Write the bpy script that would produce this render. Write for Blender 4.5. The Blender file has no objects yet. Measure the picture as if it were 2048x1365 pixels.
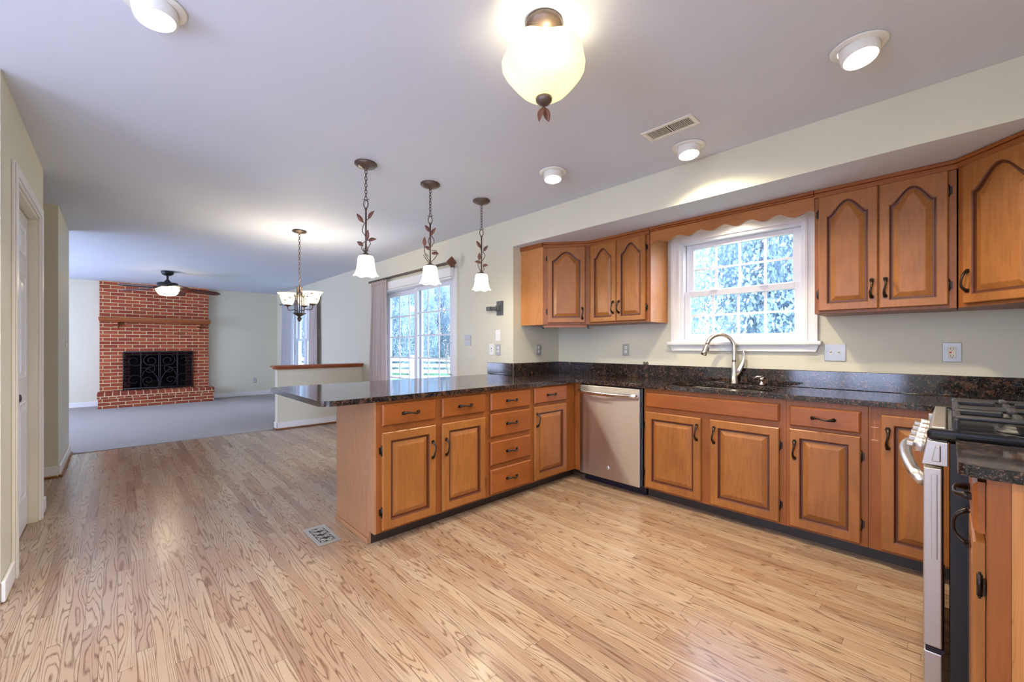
import bpy, bmesh, math, random
from mathutils import Vector, Matrix
random.seed(7)
PI = math.pi
SC = bpy.context.scene
COL = SC.collection

# ------------------------------------------------------------------ camera, world, exposure
cam_d = bpy.data.cameras.new('camera'); cam = bpy.data.objects.new('camera', cam_d); COL.objects.link(cam)
cam.location = (0, 0, 1.22); cam.rotation_euler = (PI/2, 0, math.radians(90-43.6))
cam_d.sensor_width = 36; cam_d.lens = 828/2048*36; cam_d.shift_y = 9.5/2048; cam_d.clip_start = 0.02
SC.camera = cam
W = bpy.data.worlds.new('sky'); SC.world = W; W.use_nodes = True
WB = W.node_tree.nodes['Background']; WB.inputs[0].default_value = (0.62, 0.71, 1.0, 1); WB.inputs[1].default_value = 7.0
SC.view_settings.view_transform = 'Standard'; SC.view_settings.look = 'None'
SC.view_settings.exposure = 0.93; SC.view_settings.gamma = 1.0; SC.view_settings.use_curve_mapping = False
SC.cycles.use_denoising = True
SC.cycles.sample_clamp_indirect = 3.0; SC.cycles.sample_clamp_direct = 0.0
SC.cycles.max_bounces = 8; SC.cycles.diffuse_bounces = 4; SC.cycles.transparent_max_bounces = 12
SC.cycles.caustics_reflective = False; SC.cycles.caustics_refractive = False
# lamp powers (watts): seen lamps plus two added unseen ceiling lights; each is created inside its lamp's builder
P_CAN, P_PEND, P_CHAND, P_FAN, P_FLUSH = 31, 3.4, 6, 18, 5.5
WARM = (1.0, 0.86, 0.62); NEUT = (1.0, 0.87, 0.62)

# ------------------------------------------------------------------ plan (metres)
ZC, ZS = 2.524, 2.241            # ceiling, soffit underside
YW, YS = 2.94, 3.665             # patio-door wall, sink wall
XR, XL, XF = 0.675, -3.07, -11.75  # right wall, return wall, far wall
YL = -0.40                       # left-hand wall faces
YB = -2.6                        # wall behind the camera
XP, YFACE = -2.375, 3.065        # faces of peninsula / sink-run cabinets
ZT, ZU = 0.914, 0.882            # worktop top / underside

# ------------------------------------------------------------------ nodes / materials
class NT:
    def __init__(s, name):
        s.m = bpy.data.materials.new(name); s.m.use_nodes = True
        s.t = s.m.node_tree; s.b = s.t.nodes['Principled BSDF']; s.out = s.t.nodes['Material Output']
    def n(s, typ, **kw):
        nd = s.t.nodes.new(typ)
        for k, v in kw.items(): setattr(nd, k, v)
        return nd
    def set(s, sock, v):
        if isinstance(v, bpy.types.NodeSocket): s.t.links.new(v, sock)
        else: sock.default_value = v
    def math(s, op, a, b=0.0, c=None):
        nd = s.n('ShaderNodeMath', operation=op); s.set(nd.inputs[0], a); s.set(nd.inputs[1], b)
        if c is not None: s.set(nd.inputs[2], c)
        return nd.outputs[0]
    def obj(s):
        return s.n('ShaderNodeTexCoord').outputs['Object']
    def pos(s):
        return s.n('ShaderNodeNewGeometry').outputs['Position']
    def rnd(s):
        return s.n('ShaderNodeObjectInfo').outputs['Random']
    def xyz(s, v):
        nd = s.n('ShaderNodeSeparateXYZ'); s.set(nd.inputs[0], v); return nd.outputs
    def vec(s, x, y, z):
        nd = s.n('ShaderNodeCombineXYZ')
        for i, v in enumerate((x, y, z)): s.set(nd.inputs[i], v)
        return nd.outputs[0]
    def scale(s, v, sc, off=(0, 0, 0)):
        nd = s.n('ShaderNodeMapping'); s.set(nd.inputs[0], v); nd.inputs['Scale'].default_value = sc; s.set(nd.inputs['Location'], off); return nd.outputs[0]
    def noise(s, v, sc=5, det=2, rough=.5, dist=0, col=False):
        nd = s.n('ShaderNodeTexNoise'); s.set(nd.inputs['Vector'], v); nd.inputs['Scale'].default_value = sc
        nd.inputs['Detail'].default_value = det; nd.inputs['Roughness'].default_value = rough; nd.inputs['Distortion'].default_value = dist
        return nd.outputs['Color' if col else 'Fac']
    def ramp(s, f, stops, interp='LINEAR'):
        nd = s.n('ShaderNodeValToRGB'); s.set(nd.inputs[0], f); cr = nd.color_ramp; cr.interpolation = interp
        while len(cr.elements) < len(stops): cr.elements.new(.5)
        for e, (p, c) in zip(cr.elements, stops):
            e.position = p; e.color = (*c, 1) if isinstance(c, tuple) else (c, c, c, 1)
        return nd.outputs[0]
    def mix(s, f, a, b, mode='MIX'):
        nd = s.n('ShaderNodeMix', data_type='RGBA', blend_type=mode); s.set(nd.inputs[0], f)
        for k, v in ((6, a), (7, b)):
            if isinstance(v, tuple): v = (*v, 1) if len(v) == 3 else v
            s.set(nd.inputs[k], v)
        return nd.outputs[2]
    def bump(s, h, strength=.2, dist=.01):
        nd = s.n('ShaderNodeBump'); s.set(nd.inputs['Height'], h); nd.inputs['Strength'].default_value = strength; nd.inputs['Distance'].default_value = dist
        s.t.links.new(nd.outputs[0], s.b.inputs['Normal'])
    def base(s, col, rough=.5, metal=0, spec=.5):
        if isinstance(col, tuple): col = (*col, 1)
        s.set(s.b.inputs['Base Color'], col); s.set(s.b.inputs['Roughness'], rough)
        s.b.inputs['Metallic'].default_value = metal; s.b.inputs['Specular IOR Level'].default_value = spec

def srgb(r, g, b):
    f = lambda c: c/12.92 if c <= .04045 else ((c+.055)/1.055)**2.4
    return tuple(f(c/255) for c in (r, g, b))

def plain(name, col, rough=.5, metal=0, spec=.5, var=.04, sc=30):
    t = NT(name); n = t.noise(t.obj(), sc, 2)
    c = t.mix(n, tuple(x*(1-var) for x in col), tuple(min(1, x*(1+var)) for x in col))
    t.base(c, rough, metal, spec); return t.m

def paint(name, col, rough=.55, bump=.03):
    t = NT(name); p = t.pos(); n = t.noise(p, 3, 2)
    t.base(t.mix(n, tuple(x*.98 for x in col), tuple(min(1, x*1.02) for x in col)), rough, 0, .3)
    t.bump(t.noise(p, 180, 2), bump, .002); return t.m

def cabinet_wood(name, base, dark, axis='z', gloss=.3, blot=.62):
    t = NT(name); o = t.obj(); r = t.rnd()
    off = t.vec(t.math('MULTIPLY', r, 13.0), t.math('MULTIPLY', r, 7.0), t.math('MULTIPLY', r, 17.0))
    sc = (9, 9, .9) if axis == 'z' else (.9, 9, 9)
    fine = t.noise(t.scale(o, tuple(x*5 for x in sc), off), 1.6, 3, .6)
    blo = t.noise(t.scale(o, (3.5, 3.5, 1.6) if axis == 'z' else (1.6, 3.5, 3.5), off), 1.5, 2, .5, .6)
    # glued-up boards of slightly different tone
    x = t.xyz(o)[0 if axis == 'z' else 2]
    brd = t.n('ShaderNodeTexWhiteNoise', noise_dimensions='1D'); t.set(brd.inputs['W'], t.math('ADD', t.math('FLOOR', t.math('MULTIPLY', x, 11.0)), t.math('MULTIPLY', r, 91.0)))
    c = t.mix(t.ramp(blo, [(.3, 0.), (.72, 1.)]), base, tuple(b*blot+d*(1-blot) for b, d in zip(base, dark)))
    c = t.mix(t.math('MULTIPLY', t.ramp(fine, [(.45, 0.), (.75, 1.)]), .35), c, dark)
    c = t.mix(t.math('MULTIPLY', brd.outputs[0], .36), c, tuple(b*.72 for b in base))
    t.base(c, gloss+.04, 0, .36); return t.m

def oak_panel(name, base, dark):
    t = NT(name); o = t.obj()
    n = t.noise(t.scale(o, (11, 11, .8)), 1.3, 2, .5, .3)
    ln = t.math('ABSOLUTE', t.math('SINE', t.math('MULTIPLY', n, 46.0)))
    f = t.ramp(ln, [(.0, 1.), (.35, .0)])
    pores = t.noise(t.scale(o, (160, 160, 6)), 1, 2)
    c = t.mix(t.math('MULTIPLY', f, .55), base, dark)
    c = t.mix(t.math('MULTIPLY', t.ramp(pores, [(.5, 0.), (.7, 1.)]), .4), c, dark)
    t.base(c, .4, 0, .4); return t.m

def granite(name):
    t = NT(name); p = t.pos()
    big = t.noise(p, 26, 3, .6, .5); mid = t.noise(p, 85, 3, .65); fine = t.noise(p, 260, 2, .6)
    c = t.ramp(big, [(.42, (.006, .006, .007)), (.56, (.018, .014, .013)), (.64, (.07, .033, .02)), (.76, (.12, .06, .036))])
    c = t.mix(t.ramp(mid, [(.56, 0.), (.66, .8)]), c, (.16, .085, .055))
    c = t.mix(t.ramp(fine, [(.60, 0.), (.70, .7)]), c, (.26, .21, .19))
    t.base(c, .09, 0, .55); return t.m

def oak_floor(name):
    t = NT(name); X, Y, Z = t.xyz(t.pos())
    w, L = .0535, .95
    yy = t.math('DIVIDE', Y, w); row = t.math('FLOOR', yy); fy = t.math('FRACT', yy)
    wr = t.n('ShaderNodeTexWhiteNoise', noise_dimensions='1D'); t.set(wr.inputs['W'], row)
    xx = t.math('ADD', t.math('DIVIDE', X, L), t.math('MULTIPLY', wr.outputs[0], 9.0)); colm = t.math('FLOOR', xx); fx = t.math('FRACT', xx)
    wn = t.n('ShaderNodeTexWhiteNoise', noise_dimensions='2D'); t.set(wn.inputs['Vector'], t.vec(row, colm, 0.0))
    R = wn.outputs[0]; rc = t.xyz(wn.outputs[1])
    # cathedral grain: contour lines of a field stretched along the board
    gx = t.math('ADD', t.math('MULTIPLY', X, 1.25), t.math('MULTIPLY', R, 57.0))
    gy = t.math('ADD', t.math('MULTIPLY', Y, 17.0), t.math('MULTIPLY', rc[0], 31.0))
    f = t.noise(t.vec(gx, gy, t.math('MULTIPLY', rc[1], 9.0)), 1.0, 1.0, .4, .35)
    wob = t.noise(t.vec(t.math('MULTIPLY', X, 9.0), t.math('MULTIPLY', Y, 60.0), R), 1.0, 2, .5)
    slope = t.math('MULTIPLY', t.math('MULTIPLY', fy, t.math('SUBTRACT', rc[2], .45)), 26.0)
    ph = t.math('ADD', t.math('ADD', t.math('MULTIPLY', f, 46.0), slope), t.math('MULTIPLY', wob, 1.6))
    ln = t.math('ABSOLUTE', t.math('SINE', ph))
    pores = t.noise(t.vec(t.math('MULTIPLY', X, 18.0), t.math('MULTIPLY', Y, 420.0), R), 1, 2, .6)
    line = t.math('MULTIPLY', t.ramp(ln, [(.10, 1.), (.62, .0)]), t.ramp(pores, [(.30, .40), (.60, 1.)]))
    tone = t.ramp(R, [(0., srgb(146, 120, 101)), (.35, srgb(166, 142, 120)), (.7, srgb(176, 155, 131)), (1., srgb(153, 125, 103))])
    mot = t.noise(t.vec(t.math('MULTIPLY', X, 3.0), t.math('MULTIPLY', Y, 10.0), 0.0), 1, 2)
    c = t.mix(t.math('MULTIPLY', t.ramp(mot, [(.35, 0.), (.75, 1.)]), .3), tone, srgb(160, 112, 74))
    c = t.mix(t.math('MULTIPLY', line, .74), c, srgb(84, 50, 29))
    gapy = t.math('LESS_THAN', t.math('MINIMUM', fy, t.math('SUBTRACT', 1.0, fy)), .018)
    gapx = t.math('LESS_THAN', t.math('MINIMUM', fx, t.math('SUBTRACT', 1.0, fx)), .0011)
    gap = t.math('MAXIMUM', gapy, gapx)
    c = t.mix(t.math('MULTIPLY', gap, .55), c, srgb(70, 44, 28))
    wear = t.noise(t.vec(t.math('MULTIPLY', X, 1.2), t.math('MULTIPLY', Y, 1.6), 0.0), 1, 2)
    t.base(c, t.math('ADD', .15, t.math('MULTIPLY', wear, .14)), 0, .5)
    t.bump(t.math('SUBTRACT', 1.0, t.math('MAXIMUM', gap, t.math('MULTIPLY', line, .35))), .12, .002)
    return t.m

def carpet(name):
    t = NT(name); p = t.pos(); a = t.noise(p, 240, 2, .7); b = t.noise(p, 55, 2, .6)
    c = t.mix(a, srgb(132, 126, 122), srgb(205, 199, 195)); c = t.mix(t.math('MULTIPLY', b, .35), c, srgb(165, 155, 148))
    t.base(c, .95, 0, .1); t.bump(a, .8, .01); return t.m

def brick(name, plane='yz', bw=.218, bh=.0705, mort=.0125, tint=1.0, offx=0, offz=0):
    t = NT(name); X, Y, Z = t.xyz(t.pos())
    u = Y if plane[0] == 'y' else X; v = Z if plane[1] == 'z' else X
    nd = t.n('ShaderNodeTexBrick'); nd.offset = .5 if bw > bh else 0.
    t.set(nd.inputs['Vector'], t.vec(t.math('ADD', u, 40.0+offx), t.math('ADD', v, 40.0+offz), 0.0))
    nd.inputs['Scale'].default_value = 1; nd.inputs['Brick Width'].default_value = bw; nd.inputs['Row Height'].default_value = bh
    nd.inputs['Mortar Size'].default_value = mort*.5; nd.inputs['Mortar Smooth'].default_value = .25; nd.inputs['Bias'].default_value = 0
    nd.inputs['Color1'].default_value = (*[c*tint for c in srgb(178, 90, 56)], 1); nd.inputs['Color2'].default_value = (*[c*tint for c in srgb(144, 64, 44)], 1)
    nd.inputs['Mortar'].default_value = (*srgb(214, 196, 160), 1)
    n = t.noise(t.pos(), 60, 3, .6)
    c = t.mix(t.math('MULTIPLY', n, .25), nd.outputs['Color'], srgb(126, 60, 42))
    c = t.mix(nd.outputs['Fac'], c, srgb(206, 188, 148))
    t.base(c, .85, 0, .2); t.bump(t.math('SUBTRACT', 1.0, nd.outputs['Fac']), .5, .006); return t.m

def steel(name, col=(.62, .59, .57), rough=.28, tangent=None, aniso=.0, line_axis='x'):
    t = NT(name); p = t.pos()
    n = t.noise(t.scale(p, (3, 3, 500) if line_axis == 'x' else (500, 500, 3)), 1, 2)
    t.base(t.mix(n, tuple(c*.94 for c in col), tuple(min(1, c*1.05) for c in col)), rough, 1.0)
    if tangent:
        t.b.inputs['Anisotropic'].default_value = aniso; t.set(t.b.inputs['Tangent'], t.vec(*tangent))
    return t.m

def glow_glass(name, col, trans=.75, emit=0.0, ecol=(1, .95, .8), marble=.2, spots=None):
    t = NT(name); o = t.obj()
    n = t.noise(o, 9, 3, .55, 1.2)
    c = t.mix(t.math('MULTIPLY', n, marble), col, tuple(x*y for x, y in zip(col, (.96, .86, .6))))
    df = t.n('ShaderNodeBsdfDiffuse'); tr = t.n('ShaderNodeBsdfTranslucent'); gl = t.n('ShaderNodeBsdfGlossy'); gl.inputs['Roughness'].default_value = .12
    t.set(df.inputs[0], c); t.set(tr.inputs[0], c)
    m1 = t.n('ShaderNodeMixShader'); m1.inputs[0].default_value = trans; t.t.links.new(df.outputs[0], m1.inputs[1]); t.t.links.new(tr.outputs[0], m1.inputs[2])
    m2 = t.n('ShaderNodeMixShader'); m2.inputs[0].default_value = .05; t.t.links.new(m1.outputs[0], m2.inputs[1]); t.t.links.new(gl.outputs[0], m2.inputs[2])
    last = m2
    if emit:
        em = t.n('ShaderNodeEmission'); em.inputs[0].default_value = (*ecol, 1); em.inputs[1].default_value = emit
        ad = t.n('ShaderNodeAddShader'); t.t.links.new(m2.outputs[0], ad.inputs[0]); t.t.links.new(em.outputs[0], ad.inputs[1]); last = ad
    t.t.links.new(last.outputs[0], t.out.inputs[0]); return t.m

def emitter(name, col, s):
    t = NT(name); n = t.noise(t.obj(), 4, 1); t.base(t.mix(n, col, col), .5)
    t.b.inputs['Emission Color'].default_value = (*col, 1); t.b.inputs['Emission Strength'].default_value = s; return t.m

def clear_glass(name):
    t = NT(name); tp = t.n('ShaderNodeBsdfTransparent'); tp.inputs[0].default_value = (.96, .98, 1, 1)
    gl = t.n('ShaderNodeBsdfGlossy'); gl.inputs['Roughness'].default_value = .02
    lw = t.n('ShaderNodeLayerWeight'); lw.inputs[0].default_value = .5
    fr = t.n('ShaderNodeMath', operation='MULTIPLY_ADD'); t.set(fr.inputs[0], t.math('POWER', lw.outputs['Facing'], 5.0)); fr.inputs[1].default_value = .9; fr.inputs[2].default_value = .03
    mx = t.n('ShaderNodeMixShader'); t.t.links.new(fr.outputs[0], mx.inputs[0]); t.t.links.new(tp.outputs[0], mx.inputs[1]); t.t.links.new(gl.outputs[0], mx.inputs[2])
    t.t.links.new(mx.outputs[0], t.out.inputs[0]); return t.m

def cloth(name, col, trans=.3, alpha=1.0):
    t = NT(name); o = t.obj(); n = t.noise(t.scale(o, (300, 300, 60)), 1, 2)
    c = t.mix(n, tuple(x*.92 for x in col), col)
    df = t.n('ShaderNodeBsdfDiffuse'); tr = t.n('ShaderNodeBsdfTranslucent'); t.set(df.inputs[0], c); t.set(tr.inputs[0], c)
    m1 = t.n('ShaderNodeMixShader'); m1.inputs[0].default_value = trans; t.t.links.new(df.outputs[0], m1.inputs[1]); t.t.links.new(tr.outputs[0], m1.inputs[2]); last = m1
    if alpha < 1:
        tp = t.n('ShaderNodeBsdfTransparent'); m2 = t.n('ShaderNodeMixShader'); m2.inputs[0].default_value = alpha
        t.t.links.new(tp.outputs[0], m2.inputs[1]); t.t.links.new(m1.outputs[0], m2.inputs[2]); last = m2
    t.t.links.new(last.outputs[0], t.out.inputs[0]); return t.m

def leafmat(name, a, b):
    t = NT(name); n = t.noise(t.pos(), 1.1, 3, .6); c = t.mix(t.ramp(n, [(.3, 0.), (.7, 1.)]), a, b)
    df = t.n('ShaderNodeBsdfDiffuse'); tr = t.n('ShaderNodeBsdfTranslucent'); t.set(df.inputs[0], c); t.set(tr.inputs[0], c)
    m1 = t.n('ShaderNodeMixShader'); m1.inputs[0].default_value = .45; t.t.links.new(df.outputs[0], m1.inputs[1]); t.t.links.new(tr.outputs[0], m1.inputs[2])
    t.t.links.new(m1.outputs[0], t.out.inputs[0]); return t.m

def mesh_screen(name):
    t = NT(name); n = t.noise(t.pos(), 6, 1); df = t.n('ShaderNodeBsdfDiffuse'); t.set(df.inputs[0], t.mix(n, (.004, .004, .006), (.012, .012, .014)))
    tp = t.n('ShaderNodeBsdfTransparent'); mx = t.n('ShaderNodeMixShader'); mx.inputs[0].default_value = .55
    t.t.links.new(tp.outputs[0], mx.inputs[1]); t.t.links.new(df.outputs[0], mx.inputs[2]); t.t.links.new(mx.outputs[0], t.out.inputs[0]); return t.m

M = {}
M['wall'] = paint('sage beige paint', srgb(213, 208, 188))
M['ceil'] = paint('white ceiling paint', srgb(212, 217, 230), .7)
M['trim'] = paint('white gloss trim paint', srgb(232, 230, 228), .3, .0)
M['cream'] = paint('warm white trim paint', srgb(226, 222, 206), .35, .0)
M['door'] = paint('white door paint', srgb(224, 224, 230), .16, .0)
M['floor'] = oak_floor('oak strip floor')
M['carpet'] = carpet('grey cut pile carpet')
M['shoe'] = cabinet_wood('oak shoe moulding', srgb(150, 96, 52), srgb(100, 56, 28), 'x')
WB_, WD_ = srgb(166, 106, 52), srgb(84, 42, 14)
M['maple'] = cabinet_wood('stained maple', WB_, WD_, 'z')
M['mapleh'] = cabinet_wood('stained maple crosswise', srgb(156, 88, 40), WD_, 'x')
M['frame'] = cabinet_wood('stained maple face frame', srgb(154, 90, 42), srgb(90, 42, 14), 'z', .35)
M['glaze'] = plain('dark brown glaze in wood groove', srgb(88, 42, 18), .4)
M['oak'] = oak_panel('oak veneer end panel', srgb(166, 122, 88), srgb(130, 88, 58))
M['oakw'] = oak_panel('golden oak veneer side', srgb(190, 128, 72), srgb(154, 92, 44))
M['val'] = cabinet_wood('stained valance wood', srgb(176, 112, 60), srgb(122, 68, 30), 'x')
M['toe'] = plain('black brown vinyl toe kick', (.028, .02, .016), .45)
M['granite'] = granite('dark brown speckled granite')
M['bronze'] = plain('oil rubbed bronze', (.035, .026, .022), .3, .75)
M['fixture'] = plain('aged bronze fixture', srgb(104, 88, 80), .38, .6, var=.2)
M['leafmetal'] = plain('brown metal leaf', srgb(112, 72, 58), .5, .3, var=.25, sc=60)
M['black'] = plain('black enamel', (.008, .008, .010), .12)
M['blackm'] = plain('matte black', (.010, .010, .012), .5)
M['gunmetal'] = plain('dark grey metal', srgb(92, 94, 96), .4, .4, var=.12)
M['iron'] = plain('cast iron grate', (.022, .022, .026), .32)
M['navy'] = plain('dark blue black plastic', (.006, .007, .02), .3)
M['dw'] = steel('brushed stainless door', (.80, .77, .74), .34, (0.0, 0.0, 1.0), 1.0)
M['steel'] = steel('brushed nickel', (.60, .57, .54), .24)
M['rsteel'] = steel('range stainless', (.50, .46, .42), .42)
M['hsteel'] = steel('satin handle', (.62, .61, .64), .34)
M['chrome'] = steel('bright chrome', (.74, .73, .74), .16)
M['plate'] = plain('pewter plate', srgb(170, 168, 164), .4, .5)
M['white'] = plain('white plastic', srgb(232, 230, 224), .35)
M['ivory'] = plain('ivory plastic', srgb(226, 216, 190), .35)
M['slot'] = plain('dark slot', (.02, .02, .02), .6)
M['red'] = plain('red marker', srgb(216, 70, 40), .5)
M['amber'] = plain('amber printed scale', srgb(222, 206, 150), .4)
M['brick'] = brick('red face brick')
M['hearth'] = brick('red hearth brick', tint=.86, bh=.066)
M['hearthtop'] = brick('rowlock hearth brick', bw=.112, bh=.11, mort=.014, tint=.8, offz=.305-.295+.01)
M['hearthside'] = brick('red hearth brick end', 'xz', tint=.86, bh=.066)
M['brickside'] = brick('red brick return', 'xz')
M['mantel'] = cabinet_wood('reddish mantel wood', srgb(162, 88, 44), srgb(88, 40, 18), 'x')
M['soot'] = plain('sooty firebox', (.010, .009, .010), .9, var=.4)
M['screen'] = mesh_screen('fine black fire mesh')
M['log'] = plain('ceramic log', srgb(120, 100, 82), .9, var=.4, sc=20)
M['fanblade'] = cabinet_wood('walnut fan blade', srgb(92, 46, 40), srgb(48, 22, 20), 'x')
M['pglass'] = glow_glass('white bell glass', (.98, .97, .92), .7, 1.6, (1, .97, .88), .15)
M['cglass'] = glow_glass('alabaster bowl glass', (.97, .93, .86), .6, .12, (1, .93, .8), .3)
M['fglass'] = glow_glass('tea stained ribbed glass', (.96, .93, .78), .68, .05, (1, .95, .68), .5)
M['fanglass'] = glow_glass('frosted fan bowl glass', (.97, .93, .86), .6, 3.0, (1, .92, .74), .2)
M['bulb'] = emitter('lit frosted bulb', (1, .93, .80), 9.0)
M['glass'] = clear_glass('window glass')
M['vinyl'] = paint('white vinyl', srgb(226, 226, 232), .3, .0)
M['curtain'] = cloth('pinkish linen', srgb(216, 202, 196), .35)
M['sheer'] = cloth('white sheer', srgb(232, 232, 236), .55, .72)
M['lawn'] = plain('lawn', srgb(80, 130, 80), .9, var=.3, sc=2)
M['leafa'] = leafmat('leaves tinted pale blue for glare', (.25, .35, .41), (.52, .62, .66))  # leaf colour paled and blued to stand in for glass glare and cool daylight
M['leafb'] = leafmat('blue green needles', (.08, .14, .20), (.22, .32, .40))
M['bark'] = plain('grey bark', srgb(112, 104, 110), .9, var=.4, sc=14)
M['fencew'] = plain('white fence paint', srgb(200, 204, 206), .6)
M['slabg'] = plain('grey patio concrete', srgb(170, 170, 172), .9, var=.1, sc=5)

# ------------------------------------------------------------------ mesh building
class MB:
    def __init__(s): s.v = []; s.f = []; s.m = []; s.sm = []
    def add(s, vs, fs, mat=0, smooth=False):
        k = len(s.v); s.v += [tuple(v) for v in vs]
        for f in fs: s.f.append([i+k for i in f]); s.m.append(mat); s.sm.append(smooth)
        return s
    def box(s, x0, x1, y0, y1, z0, z1, mat=0):
        x0, x1 = min(x0, x1), max(x0, x1); y0, y1 = min(y0, y1), max(y0, y1); z0, z1 = min(z0, z1), max(z0, z1)
        vs = [(x, y, z) for z in (z0, z1) for y in (y0, y1) for x in (x0, x1)]
        return s.add(vs, [(0, 2, 3, 1), (4, 5, 7, 6), (0, 1, 5, 4), (2, 6, 7, 3), (0, 4, 6, 2), (1, 3, 7, 5)], mat)
    def prism(s, poly, a, b, axis='z', mat=0):
        n = len(poly)
        P = {'z': lambda p, t: (p[0], p[1], t), 'y': lambda p, t: (p[0], t, p[1]), 'x': lambda p, t: (t, p[0], p[1])}[axis]
        vs = [P(p, a) for p in poly]+[P(p, b) for p in poly]
        fs = [tuple(range(n))[::-1], tuple(range(n, 2*n))]+[(i, (i+1) % n, (i+1) % n+n, i+n) for i in range(n)]
        return s.add(vs, fs, mat)
    def lathe(s, prof, c=(0, 0, 0), seg=28, mat=0, wave=None, cap=False):
        vs = []; n = len(prof)
        for j in range(seg):
            a = 2*PI*j/seg
            for i, (r, z) in enumerate(prof):
                k = wave(a, i/(n-1), r, z) if wave else (r, z)
                vs.append((c[0]+k[0]*math.cos(a), c[1]+k[0]*math.sin(a), c[2]+k[1]))
        fs = [(j*n+i, ((j+1) % seg)*n+i, ((j+1) % seg)*n+i+1, j*n+i+1) for j in range(seg) for i in range(n-1)]
        s.add(vs, fs, mat, True)
        if cap:
            k = len(s.v)-len(vs)
            s.f.append([k+j*n for j in range(seg)]); s.m.append(mat); s.sm.append(False)
            s.f.append([k+j*n+n-1 for j in range(seg)][::-1]); s.m.append(mat); s.sm.append(False)
        return s
    def tube(s, pts, r, seg=8, mat=0, flat=1.0, closed=False):
        pts = [Vector(p) for p in pts]; n = len(pts); R = r if isinstance(r, (list, tuple)) else [r]*n
        vs = []; up = None
        for i, p in enumerate(pts):
            if closed: t = pts[(i+1) % n]-pts[i-1]
            else: t = pts[min(i+1, n-1)]-pts[max(i-1, 0)]
            t = t.normalized() if t.length > 1e-9 else Vector((0, 0, 1))
            if up is None:
                up = Vector((0, 0, 1)) if abs(t.z) < .9 else Vector((1, 0, 0))
                up = (up-t*up.dot(t)).normalized()
            else:
                up = up-t*up.dot(t); up = up.normalized() if up.length > 1e-6 else t.orthogonal().normalized()
            sd = t.cross(up)
            for j in range(seg):
                a = 2*PI*j/seg; vs.append(p+up*(R[i]*math.cos(a))+sd*(R[i]*flat*math.sin(a)))
        rng = range(n) if closed else range(n-1)
        fs = [(i*seg+j, i*seg+(j+1) % seg, ((i+1) % n)*seg+(j+1) % seg, ((i+1) % n)*seg+j) for i in rng for j in range(seg)]
        if not closed: fs += [tuple(range(seg))[::-1], tuple(range((n-1)*seg, n*seg))]
        return s.add(vs, fs, mat, True)
    def sheet(s, grid, mat=0, smooth=True):
        h, w = len(grid), len(grid[0]); vs = [p for row in grid for p in row]
        return s.add(vs, [(i*w+j, i*w+j+1, (i+1)*w+j+1, (i+1)*w+j) for i in range(h-1) for j in range(w-1)], mat, smooth)
    def xf(s, mat4):
        s.v = [tuple(mat4 @ Vector(v)) for v in s.v]; return s
    def build(s, name, mats, parent=None, bevel=0, solid=0, seg=2, loc=None, rot=None):
        me = bpy.data.meshes.new(name); me.from_pydata(s.v, [], s.f)
        for m in (mats if isinstance(mats, (list, tuple)) else [mats]): me.materials.append(M[m] if isinstance(m, str) else m)
        for p, mi, sm in zip(me.polygons, s.m, s.sm): p.material_index = mi; p.use_smooth = sm
        bm = bmesh.new(); bm.from_mesh(me); bmesh.ops.recalc_face_normals(bm, faces=bm.faces); bm.to_mesh(me); bm.free()
        o = bpy.data.objects.new(name, me); COL.objects.link(o)
        if parent: o.parent = parent
        if loc: o.location = loc
        if rot: o.rotation_euler = rot
        if solid:
            md = o.modifiers.new('solid', 'SOLIDIFY'); md.thickness = solid; md.offset = 0
        if bevel:
            md = o.modifiers.new('bevel', 'BEVEL'); md.width = bevel; md.segments = seg; md.limit_method = 'ANGLE'; md.angle_limit = math.radians(35)
        return o

def tag(o, label, cat, group=None, kind=None):
    o['label'] = label; o['category'] = cat
    if group: o['group'] = group
    if kind: o['kind'] = kind
    return o
def thing(name, label, cat, loc=(0, 0, 0), rotz=0, group=None):
    o = bpy.data.objects.new(name, None); COL.objects.link(o); o.empty_display_size = .05
    o.location = loc; o.rotation_euler = (0, 0, rotz); return tag(o, label, cat, group)
def struct(name, mb, mats, label, cat='wall', **kw):
    return tag(mb.build(name, mats, **kw), label, cat, kind='structure')
def sthing(name, label, cat, loc=(0, 0, 0)):
    o = thing(name, label, cat, loc); o['kind'] = 'structure'; return o
def light(name, typ, power, col, parent, loc, rot=(0, 0, 0), **kw):
    d = bpy.data.lights.new(name, typ); d.energy = power; d.color = col
    for k, v in kw.items(): setattr(d, k, v)
    o = bpy.data.objects.new(name, d); COL.objects.link(o); o.parent = parent; o.location = loc; o.rotation_euler = rot; return o

# ------------------------------------------------------------------ room shell
def wall_y(name, x0, x1, y0, y1, holes, label, z1=ZC):
    """wall slab running along X with rectangular holes (x0,x1,z0,z1)"""
    b = MB(); xs = sorted({x0, x1, *[h[0] for h in holes], *[h[1] for h in holes]})
    for a, c in zip(xs, xs[1:]):
        hs = sorted([h for h in holes if h[0] <= a+1e-6 and h[1] >= c-1e-6], key=lambda h: h[2]); z = 0.0
        for h in hs:
            if h[2] > z+1e-6: b.box(a, c, y0, y1, z, h[2])
            z = h[3]
        if z < z1-1e-6: b.box(a, c, y0, y1, z, z1)
    return struct(name, b, 'wall', label)

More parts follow.
